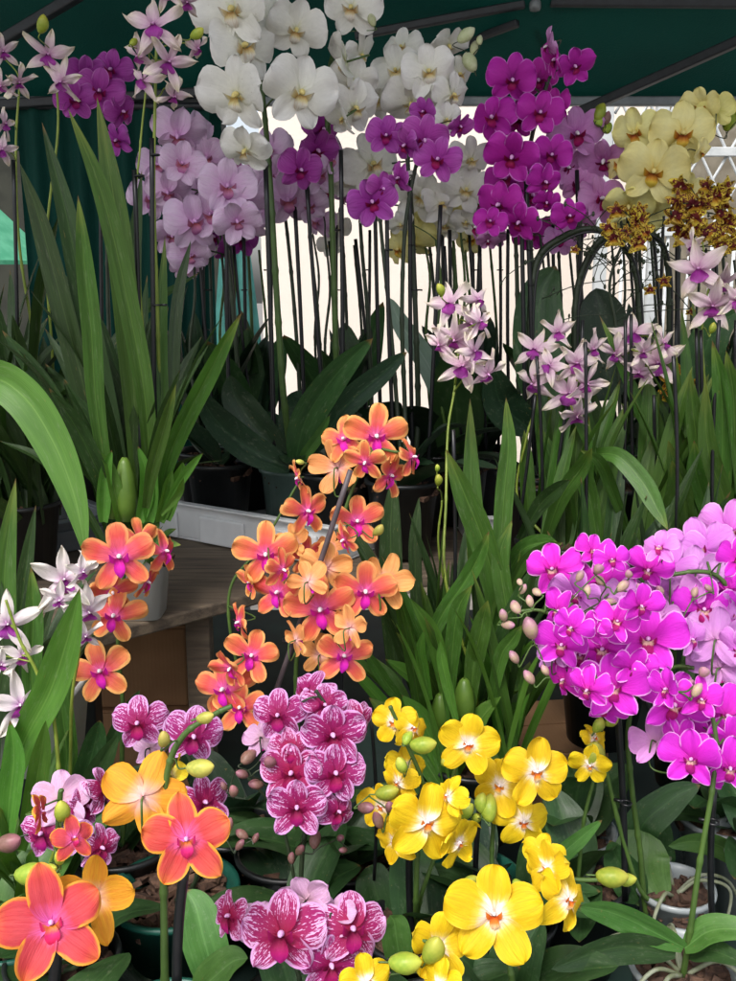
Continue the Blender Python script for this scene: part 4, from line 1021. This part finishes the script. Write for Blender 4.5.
p.flowers('star', [(186, 2, 42, 30), (197, 48, 38, 50, -20), (174, 96, 38, 40, -25), (143, 80, 44, -35, 10), (138, 56, 40, -45, -15), (168, 62, 58, 25, 0, 15), (154, 26, 64, -10, 20, -10), (166, -8, 46)], .06)
p.buds('bud_green', [(197, 33, 14, 60), (134, 42, 10)])
p.finish()

p = Plant('strap_orchid', 'strap leaved orchid at the left edge with a spray under the canopy pole', base_at(22, 1.30, ZB + .01), G_CANE, Y=1.3, stem='stem_yel')
p.pot(.06, .1, 'pot_black')
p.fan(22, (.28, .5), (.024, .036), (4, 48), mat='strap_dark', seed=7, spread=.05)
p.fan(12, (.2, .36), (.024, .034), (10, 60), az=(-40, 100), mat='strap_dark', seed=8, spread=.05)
p.stem([(40, 400), (20, 250), (16, 150), (20, 80)], .0024); p.stem([(52, 400), (46, 250), (58, 130), (54, 60)], .0024); p.stake((18, 440), (17, 160), .0026)
p.flowers('star', [(3, 52, 40), (48, 56, 54, 10, 20), (62, 82, 46, -30), (18, 82, 40, 40, -20), (2, 86, 36), (5, 124, 34, 50), (2, 150, 36, 20)], .06)
p.buds('bud_green', [(42, 24, 16, 20)])
p.finish()

# the long bright leaf that arches in from the left, over the wood shelf
p = Plant('strap_orchid', 'strap leaved orchid whose long bright leaf arches down over the left foreground', base_at(-70, .92, ZT), G_CANE, Y=.95)
p.pot(.06, .12, 'pot_white'); p.top = p.base + V((0, 0, .1))
p.leaf([(-75, 640), (-68, 500), (-45, 410), (-10, 378), (26, 398), (56, 448), (76, 505), (87, 562)], 46, (.95, .90), 'strap_light', 'strap', 12, .18)
p.fan(6, (.2, .32), (.026, .034), (5, 25), az=(60, 140), mat='strap', seed=17)
p.finish()

# white pots standing at the end of the shelf
p = Plant('potted_seedling', 'white square pot between the ivory flowers and the dark bluish leaves', base_at(44, .98, .98), Y=.98, category='potted plant')
p.pot(.05, .1, 'pot_white', sq=6.)
p.fan(9, (.1, .2), (.014, .02), (10, 50), mat='strap_dark', seed=24); p.finish()

# ============ strap leaved orchids, centre and right
p = Plant('strap_orchid', 'strap leaved orchid in the centre with a thick tuft of green blades', base_at(470, 1.02, ZT + .07), G_CANE, Y=1.02, stem='stem_yel')
p.pot(.06, .1, 'pot_black')
L = [([(500, 700), (484, 600), (472, 500), (470, 398)], 26, (1.06, 1.08), 'strap', 5), ([(508, 690), (498, 600), (484, 545), (464, 495), (446, 449)], 34, (1.02, .98), 'strap', -6),
     ([(494, 690), (500, 583), (504, 500), (508, 445), (506, 397)], 24, (1.05, 1.04), 'strap', 6), ([(420, 680), (438, 622), (466, 580), (480, 555), (489, 531)], 22, (1.0, .95), 'strap', 0),
     ([(446, 700), (440, 660), (430, 630), (410, 598)], 22, (.98, .93), 'strap_light', 0), ([(420, 690), (417, 600), (415, 540), (419, 497)], 17, (1.06, 1.08), 'strap_dark', 0),
     ([(396, 690), (392, 620), (391, 540), (394, 470)], 30, (1.08, 1.1), 'strap_dark', 0), ([(440, 700), (432, 680), (416, 655), (396, 632)], 16, (1.0, .96), 'strap', 0),
     ([(410, 710), (392, 690), (376, 668), (362, 645)], 16, (1.0, .97), 'strap', 0), ([(520, 690), (508, 620), (500, 560), (512, 520)], 24, (1.0, 1.0), 'strap', 0),
     ([(500, 590), (520, 552), (542, 543), (560, 545)], 24, (1.1, 1.05), 'strap', 0), ([(505, 600), (525, 562), (545, 548), (562, 543)], 17, (1.06, 1.02), 'strap', 20),
     ([(450, 700), (452, 650), (458, 610), (472, 585)], 22, (.98, .95), 'strap', 0), ([(470, 710), (474, 660), (482, 625), (488, 600)], 26, (.98, .95), 'strap', 0),
     ([(490, 710), (500, 660), (512, 640), (522, 625)], 20, (.98, .95), 'strap', 0), ([(430, 700), (424, 670), (420, 650), (424, 630)], 14, (.96, .93), 'strap_light', 0),
     ([(456, 720), (448, 690), (442, 660), (440, 640)], 14, (.94, .92), 'strap_light', 0)]
for pts, w, Y, m, ro in L: p.leaf(pts, w * .86, Y, m, 'strap', ro)
p.fan(12, (.12, .28), (.030, .034), (4, 40), mat='strap', seed=41, spread=.05)
p.fan(11, (.10, .24), (.028, .032), (6, 48), az=(-80, 80), mat='strap_light', seed=43, spread=.05, droop=.15)
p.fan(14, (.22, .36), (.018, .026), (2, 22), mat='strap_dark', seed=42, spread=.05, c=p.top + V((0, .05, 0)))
p.fan(9, (.16, .34), (.018, .024), (2, 26), az=(-90, 90), mat='strap', seed=45, spread=.06, droop=.12)
p.fan(6, (.14, .3), (.018, .024), (4, 34), az=(-80, 80), mat='strap_light', seed=46, spread=.06, droop=.15)
p.bulbs([(464, 700, 22, 46), (440, 712, 20, 40)], .97)
p.stem([(476, 694), (446, 583), (446, 500), (448, 430), (455, 385), (460, 320)], .002, Y=[1.0, 1.02, 1.06, 1.1, 1.12, 1.14])
p.stem([(470, 690), (440, 560), (442, 500)], .0018)
p.stake((452, 690), (448, 430), .0022)
p.flowers('star', [(478, 300, 38, 40, 10), (449, 304, 54, -30, 20, -20), (470, 324, 44, 35, -10, 25), (455, 340, 54, -25, -25, 5), (462, 367, 56, 15, 15, 15), (487, 374, 50, 50, -25, 0), (440, 345, 40, -50), (474, 352, 46, 30, 10, -30), (480, 322, 40, 50, 20, 0)], .05)
for q in p.root.children: pass
p.buds('bud_green', [(440, 290, 12, -20), (438, 480, 11, 0), (437, 468, 7, 0)])
p.finish()

def cane(label, x, Y, stems, fl, seed, n=12, mat='strap', z=ZB - .02, L=(.16, .3)):
    p = Plant('strap_orchid', label, base_at(x, Y, z), G_CANE, Y=Y, stem='stem_yel')
    p.pot(.055, .1, 'pot_black'); p.fan(n, L, (.026, .030), (2, 24), mat=mat, seed=seed, spread=.04, droop=.12)
    p.stake((x - 14, 540), (x - 18, 300 + seed % 5 * 14), .0022); p.stake((x + 22, 540), (x + 26, 320), .0022, Y=Y + .06)
    for st in stems: p.stem(st, .002)
    p.flowers('star', [(a[0], a[1], a[2] * 1.16, *a[3:]) for a in fl], .05); return p
p = cane('strap leaved orchid with blush star flowers standing in front of the left hoop', 556, 1.20, [[(545, 520), (552, 460), (560, 413), (570, 370)], [(518, 500), (526, 440), (536, 401), (537, 350)]],
     [(557, 333, 36, 20, 25), (592, 350, 34, 45), (535, 350, 42, -15, 15), (533, 384, 42, -35, -15), (576, 364, 44, 25, 10), (569, 394, 52, 5, 10), (550, 366, 36, -20, 30, 30), (586, 384, 40, 40, -10), (576, 416, 40, 30, -30)], 44)
p.stake((552, 530), (566, 400), .0024); p.stake((520, 520), (540, 395), .0022)
p.leaf([(545, 540), (560, 500), (580, 470), (592, 448)], 20, (1.16, 1.08), 'strap', 'strap', 0); p.leaf([(600, 560), (590, 500), (584, 470), (586, 440)], 20, (1.16, 1.14), 'strap', 'strap', 0)
p.leaf([(520, 540), (540, 505), (556, 490), (570, 480)], 18, (1.14, 1.08), 'strap_dark', 'strap', 0)
p.finish()
p = cane('strap leaved orchid with blush star flowers under the right hoop', 650, 1.22, [[(664, 520), (662, 461), (653, 390), (650, 340)]],
     [(616, 354, 36, -40), (633, 334, 46, -5, 15), (657, 364, 52, 12, 5), (640, 372, 36, -30, -30), (663, 344, 34, 50, 20), (642, 352, 32, 40)], 46)
p.leaf([(630, 540), (612, 490), (600, 462), (580, 450)], 14, (1.18, 1.1), 'strap', 'strap', 0)
p.leaf([(596, 453), (618, 456), (640, 480), (655, 505), (668, 530)], 22, (1.15, 1.05), 'strap', 'strap', 0, .2)
p.stake((660, 540), (655, 395), .0022); p.finish()
p = cane('strap leaved orchid at the right edge with the highest blush star flowers', 712, 1.20, [[(712, 500), (706, 400), (702, 330), (710, 280)]],
     [(692, 246, 30, -40), (722, 284, 44, 30), (699, 270, 56, -10, 10), (712, 306, 52, 10, -15), (736, 300, 40, 40)], 47, 16, L=(.2, .36))
p.stake((708, 540), (705, 330), .0024)
for pts, w in [([(716, 560), (722, 480), (722, 400), (712, 340)], 22), ([(700, 560), (700, 480), (694, 420), (690, 372)], 20), ([(730, 560), (735, 470), (733, 400), (726, 350)], 22), ([(690, 560), (684, 500), (676, 470), (668, 440)], 20), ([(720, 560), (704, 500), (696, 470), (694, 440)], 20), ([(740, 560), (724, 500), (708, 450), (705, 378)], 22), ([(660, 560), (668, 520), (676, 490), (672, 460)], 22)]:
    p.leaf(pts, w, (1.18, 1.12), 'strap', 'strap', RND.uniform(-15, 15))
p.buds('bud_green', [(712, 328, 10, 10)]); p.finish()
p = cane('strap leaved orchid without flowers between the two star flowered ones', 600, 1.12, [], [], 48, 10, 'strap_dark', ZB - .16, (.2, .34)); p.finish()
p = cane('strap leaved orchid without flowers behind the magenta cluster at right', 690, 1.08, [], [], 49, 12, 'strap_dark', ZB - .2, (.22, .36)); p.finish()

# ============ small orange moth orchids
p = Plant('moth_orchid', 'orange moth orchid with the long cascade of flowers in the middle', base_at(290, .92, ZT), G_MINI, Y=.90)
p.pot(.055, .11, 'pot_black'); p.rosette(5, (.12, .17), (.045, .06), (10, 40), 'phal', 61, 70)
p.stem([(300, 780), (296, 700), (300, 640), (330, 560), (352, 490), (372, 452), (398, 452)], .0028, r1=.0014)
p.stem([(288, 780), (262, 720), (236, 660), (230, 590), (262, 545), (300, 480)], .0022, r1=.0012)
p.stake((262, 730), (352, 470), .0028, mat='stake_grey'); p.clip(289, 640, r=.006)
p.flowers('orange', [(338, 468, 50, 165, 0, 10), (345, 440, 46, -28), (376, 437, 58, 5, 0, 0), (388, 476, 44, 60, -10, 10), (412, 458, 38, 70, 10, 0), (300, 478, 36, -70),
    (330, 548, 30, 150), (306, 556, 36, 40), (294, 543, 34, 150), (306, 512, 46, 35, 5, 0), (357, 522, 48, 5, 0, -10), (252, 582, 34, -65, -10), (266, 555, 58, -8, 0, 0),
    (326, 568, 48, 175, 10, 0), (279, 593, 50, -30, 5, 8), (384, 582, 54, 160, 0, -10), (240, 622, 36, -75, -10, 40), (320, 655, 40, 170, 0, 0), (365, 592, 58, 12, 0, 0), (321, 610, 64, -5, 0, -5), (343, 657, 52, 15, 0, 10),
    (252, 656, 50, -15, 0, 15), (224, 690, 56, -25, 0, 0), (240, 708, 50, -10), (296, 640, 36, 120), (308, 582, 40, 150, 0, 20), (282, 570, 38, 40, -10, 0), (345, 540, 34, -60), (350, 628, 42, 140), (232, 668, 40, -50), (366, 462, 40, -30, -20)], .10)
p.buds('bud_olive', [(378, 530, 13, 40), (300, 462, 8)])
p.finish()

p = Plant('moth_orchid', 'orange moth orchid with the short cluster in front of the wood shelf', base_at(128, .94, ZT), G_MINI, Y=.92)
p.pot(.055, .11, 'pot_black'); p.rosette(5, (.13, .18), (.045, .06), (20, 60), 'phal', 62, 90)
p.stem([(122, 760), (123, 706), (118, 650), (122, 590), (134, 540), (150, 545)], .003, r1=.0014)
p.flowers('orange', [(140, 540, 40, 30, 0, 0), (146, 582, 36, 60, -20), (164, 552, 42, 55, 0, 8), (112, 592, 44, 10), (114, 616, 54, -10, -5, 10), (120, 558, 66, -5, 5, 0), (101, 672, 56, -12, 0, -8)], .06)
p.leaf([(100, 770), (122, 720), (140, 690)], 14, (.92, .88), 'phal', 'phal', 0)
p.finish()

# ============ ivory star flowers at the left edge
p = Plant('strap_orchid', 'strap leaved orchid with ivory and violet flowers at the left edge', base_at(40, .84, ZT), G_CANE, Y=.84, stem='stem_yel')
p.pot(.055, .11, 'pot_black')
for pts, w, Y, m in [([(4, 800), (24, 740), (50, 690), (68, 640), (80, 588)], 38, (.84, .78), 'strap_light'), ([(20, 760), (6, 660), (4, 580), (16, 478)], 27, (.92, .92), 'strap'), ([(36, 760), (32, 680), (34, 620), (31, 566)], 22, (.90, .9), 'strap'), ([(28, 760), (18, 660), (24, 580), (36, 505)], 18, (.94, .96), 'strap_dark'),
     ([(60, 830), (66, 760), (62, 700), (70, 650)], 24, (.9, .9), 'strap'), ([(-10, 800), (-8, 720), (2, 660), (-4, 560)], 28, (.9, .92), 'strap_dark'), ([(20, 850), (34, 800), (40, 760), (46, 720)], 24, (.84, .8), 'strap_light'), ([(2, 860), (10, 800), (14, 760), (10, 720)], 26, (.82, .8), 'strap_light')]:
    p.leaf(pts, w, Y, m, 'strap', RND.uniform(-10, 10))
p.fan(12, (.12, .24), (.02, .03), (5, 45), mat='strap', seed=63)
p.leaf([(80, 850), (92, 790), (104, 760), (118, 735)], 24, (.88, .84), 'phal', 'phal', 0); p.leaf([(70, 840), (84, 780), (96, 740), (100, 720)], 26, (.9, .88), 'phal', 'phal', 0)
p.stem([(60, 830), (58, 760), (52, 712), (36, 670), (20, 640), (6, 600)], .0022, Y=.82); p.stem([(66, 820), (72, 700), (80, 640), (72, 580)], .002, Y=.86)
p.flowers('ivory', [(88, 612, 58, 30), (64, 580, 70, 8, 5, 0), (82, 572, 40, 40), (60, 600, 44, -20), (85, 636, 40, 20, -30), (8, 625, 70, -8, 0, 0), (22, 656, 46, 30), (2, 664, 40, -10, -20), (20, 705, 72, 0, -10, 0)], .04)
p.finish()

# ============ striped moth orchids
def mini(label, x, Y, pot='pot_black', seed=1, leaves=4, z=ZT, r=.05, h=.105, L=(.11, .16), W=(.045, .06), rise=(15, 50), mat='phal', az0=None, stem='stem', bark=True, group=G_MINI):
    p = Plant('moth_orchid', label, base_at(x, Y, z), group, Y=Y, stem=stem)
    p.pot(r, h, pot)
    if leaves: p.rosette(leaves, L, W, rise, mat, seed, az0)
    return p
p = mini('striped crimson and white moth orchid with the tall dense cluster at centre', 300, .82, seed=71, stem='stem_dark')
p.stem([(300, 900), (304, 840), (318, 780), (330, 720), (316, 690)], .0026, Y=.80); p.stem([(296, 890), (280, 820), (250, 780), (236, 770)], .002, Y=.80)
p.stake((374, 880), (372, 710), .0018, Y=.84)
p.Y = .78
p.flowers('striped', [(308, 692, 52, -30, 20, 15), (262, 738, 44, 165), (324, 706, 48, 10), (357, 722, 46, 30), (278, 716, 56, -12, 0, 0), (332, 736, 68, 8, 0, 0), (290, 750, 50), (292, 774, 66, -5, 0, 5), (335, 774, 64, 8, 0, 0), (337, 812, 46, 35, -5, 20), (297, 808, 62, -5, 0, 0)], .06)
p.buds('bud_rose', [(249, 757, 18), (269, 762, 17), (242, 774, 13), (256, 784, 15), (233, 791, 13), (224, 786, 9), (316, 840, 16), (300, 850, 12), (340, 838, 10), (292, 858, 10), (343, 850, 9)])
p.finish()
p = mini('striped moth orchid with lilac edged flowers at the bottom edge, centre left', 300, .70, seed=72, stem='stem_dark', leaves=3)
p.stem([(300, 985), (296, 960), (300, 930), (290, 900)], .0024, Y=.68)
p.Y = .66
p.flowers('striped', [(231, 917, 54, -50, 5, 0), (258, 925, 50, 165), (306, 900, 56, 165, 20), (334, 915, 48, 150), (352, 930, 76, 12, 0, 0), (330, 965, 66, 10, -10, 0), (282, 935, 88, -6, 0, 0)], .05)
p.buds('bud_rose', [(385, 975, 12), (372, 980, 11)])
p.finish()
p = mini('striped moth orchid with flowers behind the tall yellow flower at left', 178, .86, 'pot_teal', seed=73, stem='stem_dark', r=.064, leaves=0)
p.stem([(196, 880), (200, 820), (190, 760), (160, 722)], .0024, Y=.80)
p.Y = .78
p.flowers('striped', [(150, 748, 40, 150), (204, 803, 58, 20), (138, 724, 58, -5, 0, 0), (193, 737, 62, 10, 0, 10)], .05)
p.buds('bud_rose', [(228, 826, 15), (242, 834, 13), (240, 845, 11), (214, 818, 10), (256, 838, 9)])
p.finish()
p = mini('striped moth orchid with the pale lilac back of a flower, at far left', 70, .76, seed=74, stem='stem_dark', leaves=4, mat='phal')
p.stem([(80, 960), (86, 900), (80, 840), (64, 800)], .0024, Y=.72)
p.Y = .71
p.flowers('striped', [(104, 790, 50, 60), (86, 806, 50, 40), (61, 800, 62, 168, 0, 5), (43, 834, 56, -30), (100, 848, 48, 30), (76, 838, 40, 10)], .04)
p.buds('bud_rose', [(8, 842, 26, 70)])
p.finish()

# ============ coral and gold moth orchids, nearest
p = mini('coral moth orchid with gold edged petals on the tall bent stem', 172, .68, 'pot_teal', seed=75, leaves=0, r=.05)
p.stem([(165, 985), (164, 900), (163, 830), (168, 770), (184, 735), (215, 714), (232, 706)], .0032, Y=.62, r1=.0018)
p.stake((177, 985), (177, 868), .0038, Y=.60)
p.leaf([(214, 990), (206, 945), (198, 912), (186, 890)], 44, (.74, .78), 'phal_light', 'phal', 0); p.leaf([(196, 995), (214, 975), (232, 962), (248, 958)], 36, (.72, .70), 'phal_light', 'phal', -20); p.leaf([(150, 995), (120, 960), (108, 920), (112, 890)], 34, (.80, .86), 'phal_dark', 'phal', 0)
p.Y = .61
p.flowers('coral', [(143, 797, 88, 172, 0, -20)], 0); p.flower('yellow', 172, 776, 44, 110, 0, 0, dY=.02)
p.flower('coral', 186, 840, 92, 6, 4, 0, dY=-.03, hi=True)
p.buds('bud_olive', [(200, 767, 26, 80), (163, 739, 17, 10), (205, 717, 17, 70)])
p.finish()
p = mini('coral moth orchid with the largest flower, low in the left corner', 60, .66, 'pot_teal', seed=76, leaves=2, r=.05, mat='phal')
p.stem([(56, 985), (60, 930), (56, 880), (60, 800), (62, 790)], .0028, Y=.60)
p.stake((53, 990), (52, 930), .0042, Y=.56)
p.Y = .58
p.flowers('coral', [(92, 898, 84, 168, 0, -15), (41, 812, 40, 80, 0, -20), (74, 838, 44, 20, 10, 0)], .02)
p.flower('coral', 52, 924, 108, -8, 6, -8, dY=-.03, hi=True)
p.buds('bud_green', [(61, 811, 22, 8), (31, 873, 32, 75), (46, 872, 24, 60), (59, 858, 15, 0), (57, 840, 14, 20), (54, 880, 14)])
p.finish()

# ============ yellow moth orchids
p = mini('golden yellow moth orchid with the many flowered cluster left of its group', 414, .80, seed=81, stem='stem', L=(.12, .17))
p.stem([(416, 900), (418, 840), (424, 790), (405, 740), (390, 706)], .0026, Y=.76); p.stem([(420, 900), (440, 840), (452, 780), (465, 745)], .0024, Y=.77)
p.stake((414, 970), (416, 800), .0034, Y=.77)
p.Y = .75
p.flowers('yellow', [(404, 768, 48, 20), (382, 806, 50, -20, -10), (394, 722, 52, -20, 5, 0), (413, 728, 44, 40), (398, 782, 42), (468, 744, 68, 5, 0, 8), (396, 842, 50, -40, -15, 0), (458, 842, 58, 48, -10, -10), (448, 796, 46, -55, 10), (426, 822, 84, 24, 0, 8)], .06)
p.buds('bud_green', [(423, 744, 24, 80), (401, 765, 17), (387, 792, 22, 70), (408, 738, 14), (444, 762, 12)])
p.buds('bud_rose', [(366, 808, 17), (378, 820, 16), (389, 807, 13), (393, 817, 12)])
p.leaf([(396, 960), (384, 920), (374, 880), (368, 866)], 44, (.82, .86), 'phal', 'phal', 0); p.leaf([(402, 975), (396, 930), (390, 915)], 30, (.76, .76), 'phal_light', 'phal', 0)
p.finish()
p = mini('golden yellow moth orchid with three open flowers right of its group', 500, .82, seed=82, stem='stem', L=(.12, .17))
p.stem([(494, 900), (492, 850), (498, 800), (520, 760)], .0026, Y=.78); p.stake((478, 930), (476, 800), .0028, Y=.82)
p.Y = .77
p.flowers('yellow', [(490, 775, 56, -40), (508, 800, 58, 20), (500, 786, 64, -12), (523, 822, 60, 8, -8, 0), (536, 772, 74, 8, 0, 0)], .05)
p.buds('bud_green', [(466, 812, 19), (490, 808, 24), (482, 803, 18), (476, 818, 14)])
p.finish()
p = mini('golden yellow moth orchid with the single half open flower below the magenta cluster', 574, .88, seed=83, stem='stem', L=(.11, .15))
p.stem([(578, 880), (584, 820), (596, 770), (600, 730)], .0024, Y=.84)
p.Y = .82
p.flowers('yellow', [(594, 738, 34, 40, 30), (590, 765, 46, 10, -20, 0)], .02)
p.buds('bud_green', [(598, 725, 16, 20), (611, 721, 14, 60), (592, 756, 30, 10)])
p.finish()
p = mini('golden yellow moth orchid with the broadest flower, low at the bottom edge', 500, .70, seed=84, stem='stem', L=(.12, .17))
p.stem([(512, 985), (508, 950), (520, 900), (545, 880), (590, 880), (625, 878)], .0026, Y=.66)
p.Y = .65
p.flowers('yellow', [(542, 856, 50, -30, 10), (548, 868, 60, -40, 5, 0), (568, 900, 72, 45, 5, 20)], .03)
p.flower('yellow', 494, 915, 104, 0, 2, 0, dY=-.02, hi=True)
p.buds('bud_green', [(612, 876, 28, 85), (626, 879, 18, 80)])
p.buds('bud_green', [(470, 882, 16), (516, 884, 14)], Y=.70)
p.finish()
p = mini('golden yellow moth orchid half seen at the bottom with two green buds', 430, .68, seed=85, stem='stem', leaves=3, L=(.1, .14))
p.stem([(440, 990), (436, 965), (432, 945), (420, 940)], .0024, Y=.62)
p.Y = .61
p.flowers('yellow', [(437, 946, 70, 25, 0, 0), (366, 982, 60, 10), (440, 985, 56)], .03)
p.buds('bud_green', [(405, 962, 30, 80), (432, 950, 30, 20)])
p.finish()

# ============ magenta multiflora moth orchids, right
p = mini('bright magenta moth orchid with white edged petals, fullest cluster of its kind', 668, .865, 'pot_clear', seed=91, leaves=0, r=.039, h=.105)
p.stem([(648, 915), (640, 850), (632, 790), (628, 730), (640, 690), (672, 668), (694, 668)], .0032, Y=[.85, .85, .85, .85, .85, .84, .83])
p.stem([(640, 890), (606, 770), (598, 700), (580, 640), (545, 612), (512, 612)], .0024, Y=.84)
p.stake((625, 900), (623, 700), .0034, Y=.84); p.clip(626, 803, Y=.83)
p.roots(4, 8)
p.leaf([(660, 905), (646, 880), (640, 855), (645, 832)], 56, (.86, .90), 'phal_light', 'round', 0, .15)
p.leaf([(640, 900), (622, 870), (610, 840)], 36, (.86, .86), 'phal', 'phal', 0); p.leaf([(650, 880), (640, 830), (670, 800), (700, 785)], 36, (.92, .92), 'phal', 'phal', 0)
p.leaf([(662, 870), (656, 840), (664, 815)], 36, (.92, .94), 'phal', 'phal', 0)
p.leaf([(540, 900), (556, 862), (580, 838), (602, 820)], 18, (.84, .82), 'phal_light', 'phal', 10)
p.Y = .81
p.flowers('fuchsia', [(593, 552, 36, 20, 20), (553, 570, 54, -10, 5, -10), (602, 583, 50), (625, 600, 48, 10), ('mauve', 577, 594, 50, -10), ('mauve', 595, 612, 50, 165), (648, 570, 46, 5), ('mauve', 626, 600, 44, 160), (612, 560, 34), (560, 612, 44, -50, 10, 30), ('mauve', 556, 655, 38, 160, -10), (580, 655, 48, -10), (565, 680, 44, -55, -15, 0), (562, 645, 52, -15, 0, 5), (630, 632, 50, 10), (603, 650, 60, -12, 0, 0), (605, 708, 40, 0, -20), (648, 640, 70, 3, 4, 0), (613, 688, 66, -3, 0, -6), (634, 668, 44, 15), (590, 630, 40), (616, 622, 42, 20, 10, 20), (572, 628, 38, -30), (640, 606, 42, 25), (588, 690, 44, -25, -20, 10)], .12)
p.buds('bud_pink', [(503, 615, 12), (516, 607, 14), (508, 625, 13), (530, 628, 22), (523, 589, 10), (530, 601, 11), (537, 592, 11), (529, 677, 14), (514, 657, 13), (545, 670, 11), (598, 569, 14), (580, 576, 11), (588, 590, 10), (623, 586, 14), (610, 602, 12), (600, 580, 11), (520, 582, 8), (640, 588, 10), (628, 574, 10)])
p.finish()
p = mini('bright magenta moth orchid with the lower cluster, in the clear pot at the bottom right', 676, .75, 'pot_clear', seed=92, leaves=0, r=.047, h=.105)
p.stem([(690, 930), (700, 860), (712, 790), (716, 740), (706, 690)], .003, Y=[.74, .745, .75, .76, .77]); p.stake((712, 920), (710, 790), .003, Y=.77); p.clip(713, 822, Y=.75)
p.roots(7, 3)
p.leaf([(684, 948), (640, 925), (605, 912), (578, 906)], 30, (.74, .70), 'phal_light', 'phal', -25, .2); p.leaf([(676, 952), (630, 948), (590, 955), (551, 969)], 32, (.74, .68), 'phal', 'phal', -25, .2)
p.leaf([(684, 948), (708, 932), (735, 928), (770, 935)], 30, (.74, .71), 'phal_light', 'phal', -25, .2); p.leaf([(688, 952), (715, 952), (750, 965)], 24, (.75, .7), 'phal', 'phal', -20, .2)
p.Y = .77
p.flowers('fuchsia', [('mauve', 656, 742, 52, 160, -20, 20), (690, 722, 40), (673, 705, 66, 12, 0, 12), (727, 716, 60, 5, 0, 0), (712, 740, 50), (684, 744, 46, -30, 0, 20), (732, 740, 46, 30), (710, 772, 44, 10, -20), (700, 700, 44, 20), (692, 760, 58, -8, 0, 0), (730, 768, 58, 5), (668, 690, 44, -50)], .06)
p.buds('bud_pink', [(668, 681, 17), (703, 672, 15), (697, 690, 14), (694, 697, 13), (704, 700, 11), (690, 683, 11)])
p.finish()
p = mini('light mauve moth orchid arching in from the right edge above the magenta ones', 748, .95, 'pot_clear', seed=93, leaves=4, r=.045)
p.stem([(748, 860), (750, 760), (745, 660), (722, 580), (670, 575), (640, 590)], .003, Y=.86)
p.leaf([(750, 870), (720, 846), (694, 842), (668, 846)], 24, (.94, .90), 'phal_light', 'phal', -25)
p.Y = .85
p.flowers('mauve', [(730, 530, 58, 8), (700, 550, 60, -15), (717, 560, 66, 0, 5, 0), (668, 566, 50, -5), (735, 575, 56, 10), (690, 576, 56, 160), (650, 595, 48), (675, 600, 58, 165, 0, 10), ('fuchsia', 728, 590, 46), (706, 612, 50), ('fuchsia', 704, 610, 60, 5, 0, 0), (735, 615, 44, 40), (655, 620, 44, 150), (716, 640, 62, 170, 0, 0), (720, 668, 60, 165, 0, 10), (690, 640, 40, 60), (740, 650, 50), ('fuchsia', 738, 560, 44, 20), (660, 548, 36, -20, 20)], .10)
p.buds('bud_pink', [(686, 640, 12), (680, 632, 11), (688, 652, 11), (660, 590, 10), (695, 592, 10), (708, 588, 9)])
p.finish()

# non flowering plants that fill the front table
for i, (lab, x, Y, mat, pot) in enumerate([
    ('leafy moth orchid without flowers in a clear pot behind the yellow cluster', 566, .97, 'phal', 'pot_clear'), ('leafy moth orchid without flowers between the striped and yellow clusters', 350, .92, 'phal', 'pot_black'),
    ('leafy moth orchid without flowers under the broadest yellow flower', 470, .88, 'phal_dark', 'pot_teal'), ('leafy moth orchid without flowers behind the tall striped cluster', 236, .98, 'phal_dark', 'pot_black'),
    ('leafy moth orchid without flowers behind the clear pot at right', 716, 1.0, 'phal', 'pot_clear'),
    ('leafy moth orchid without flowers in the lower left corner', 20, .80, 'phal_light', 'pot_teal')]):
    p = mini(lab, x, Y, pot, seed=110 + i, leaves=5, mat=mat, L=(.12, .18), W=(.05, .068), group='moth orchids without flowers'); p.finish()
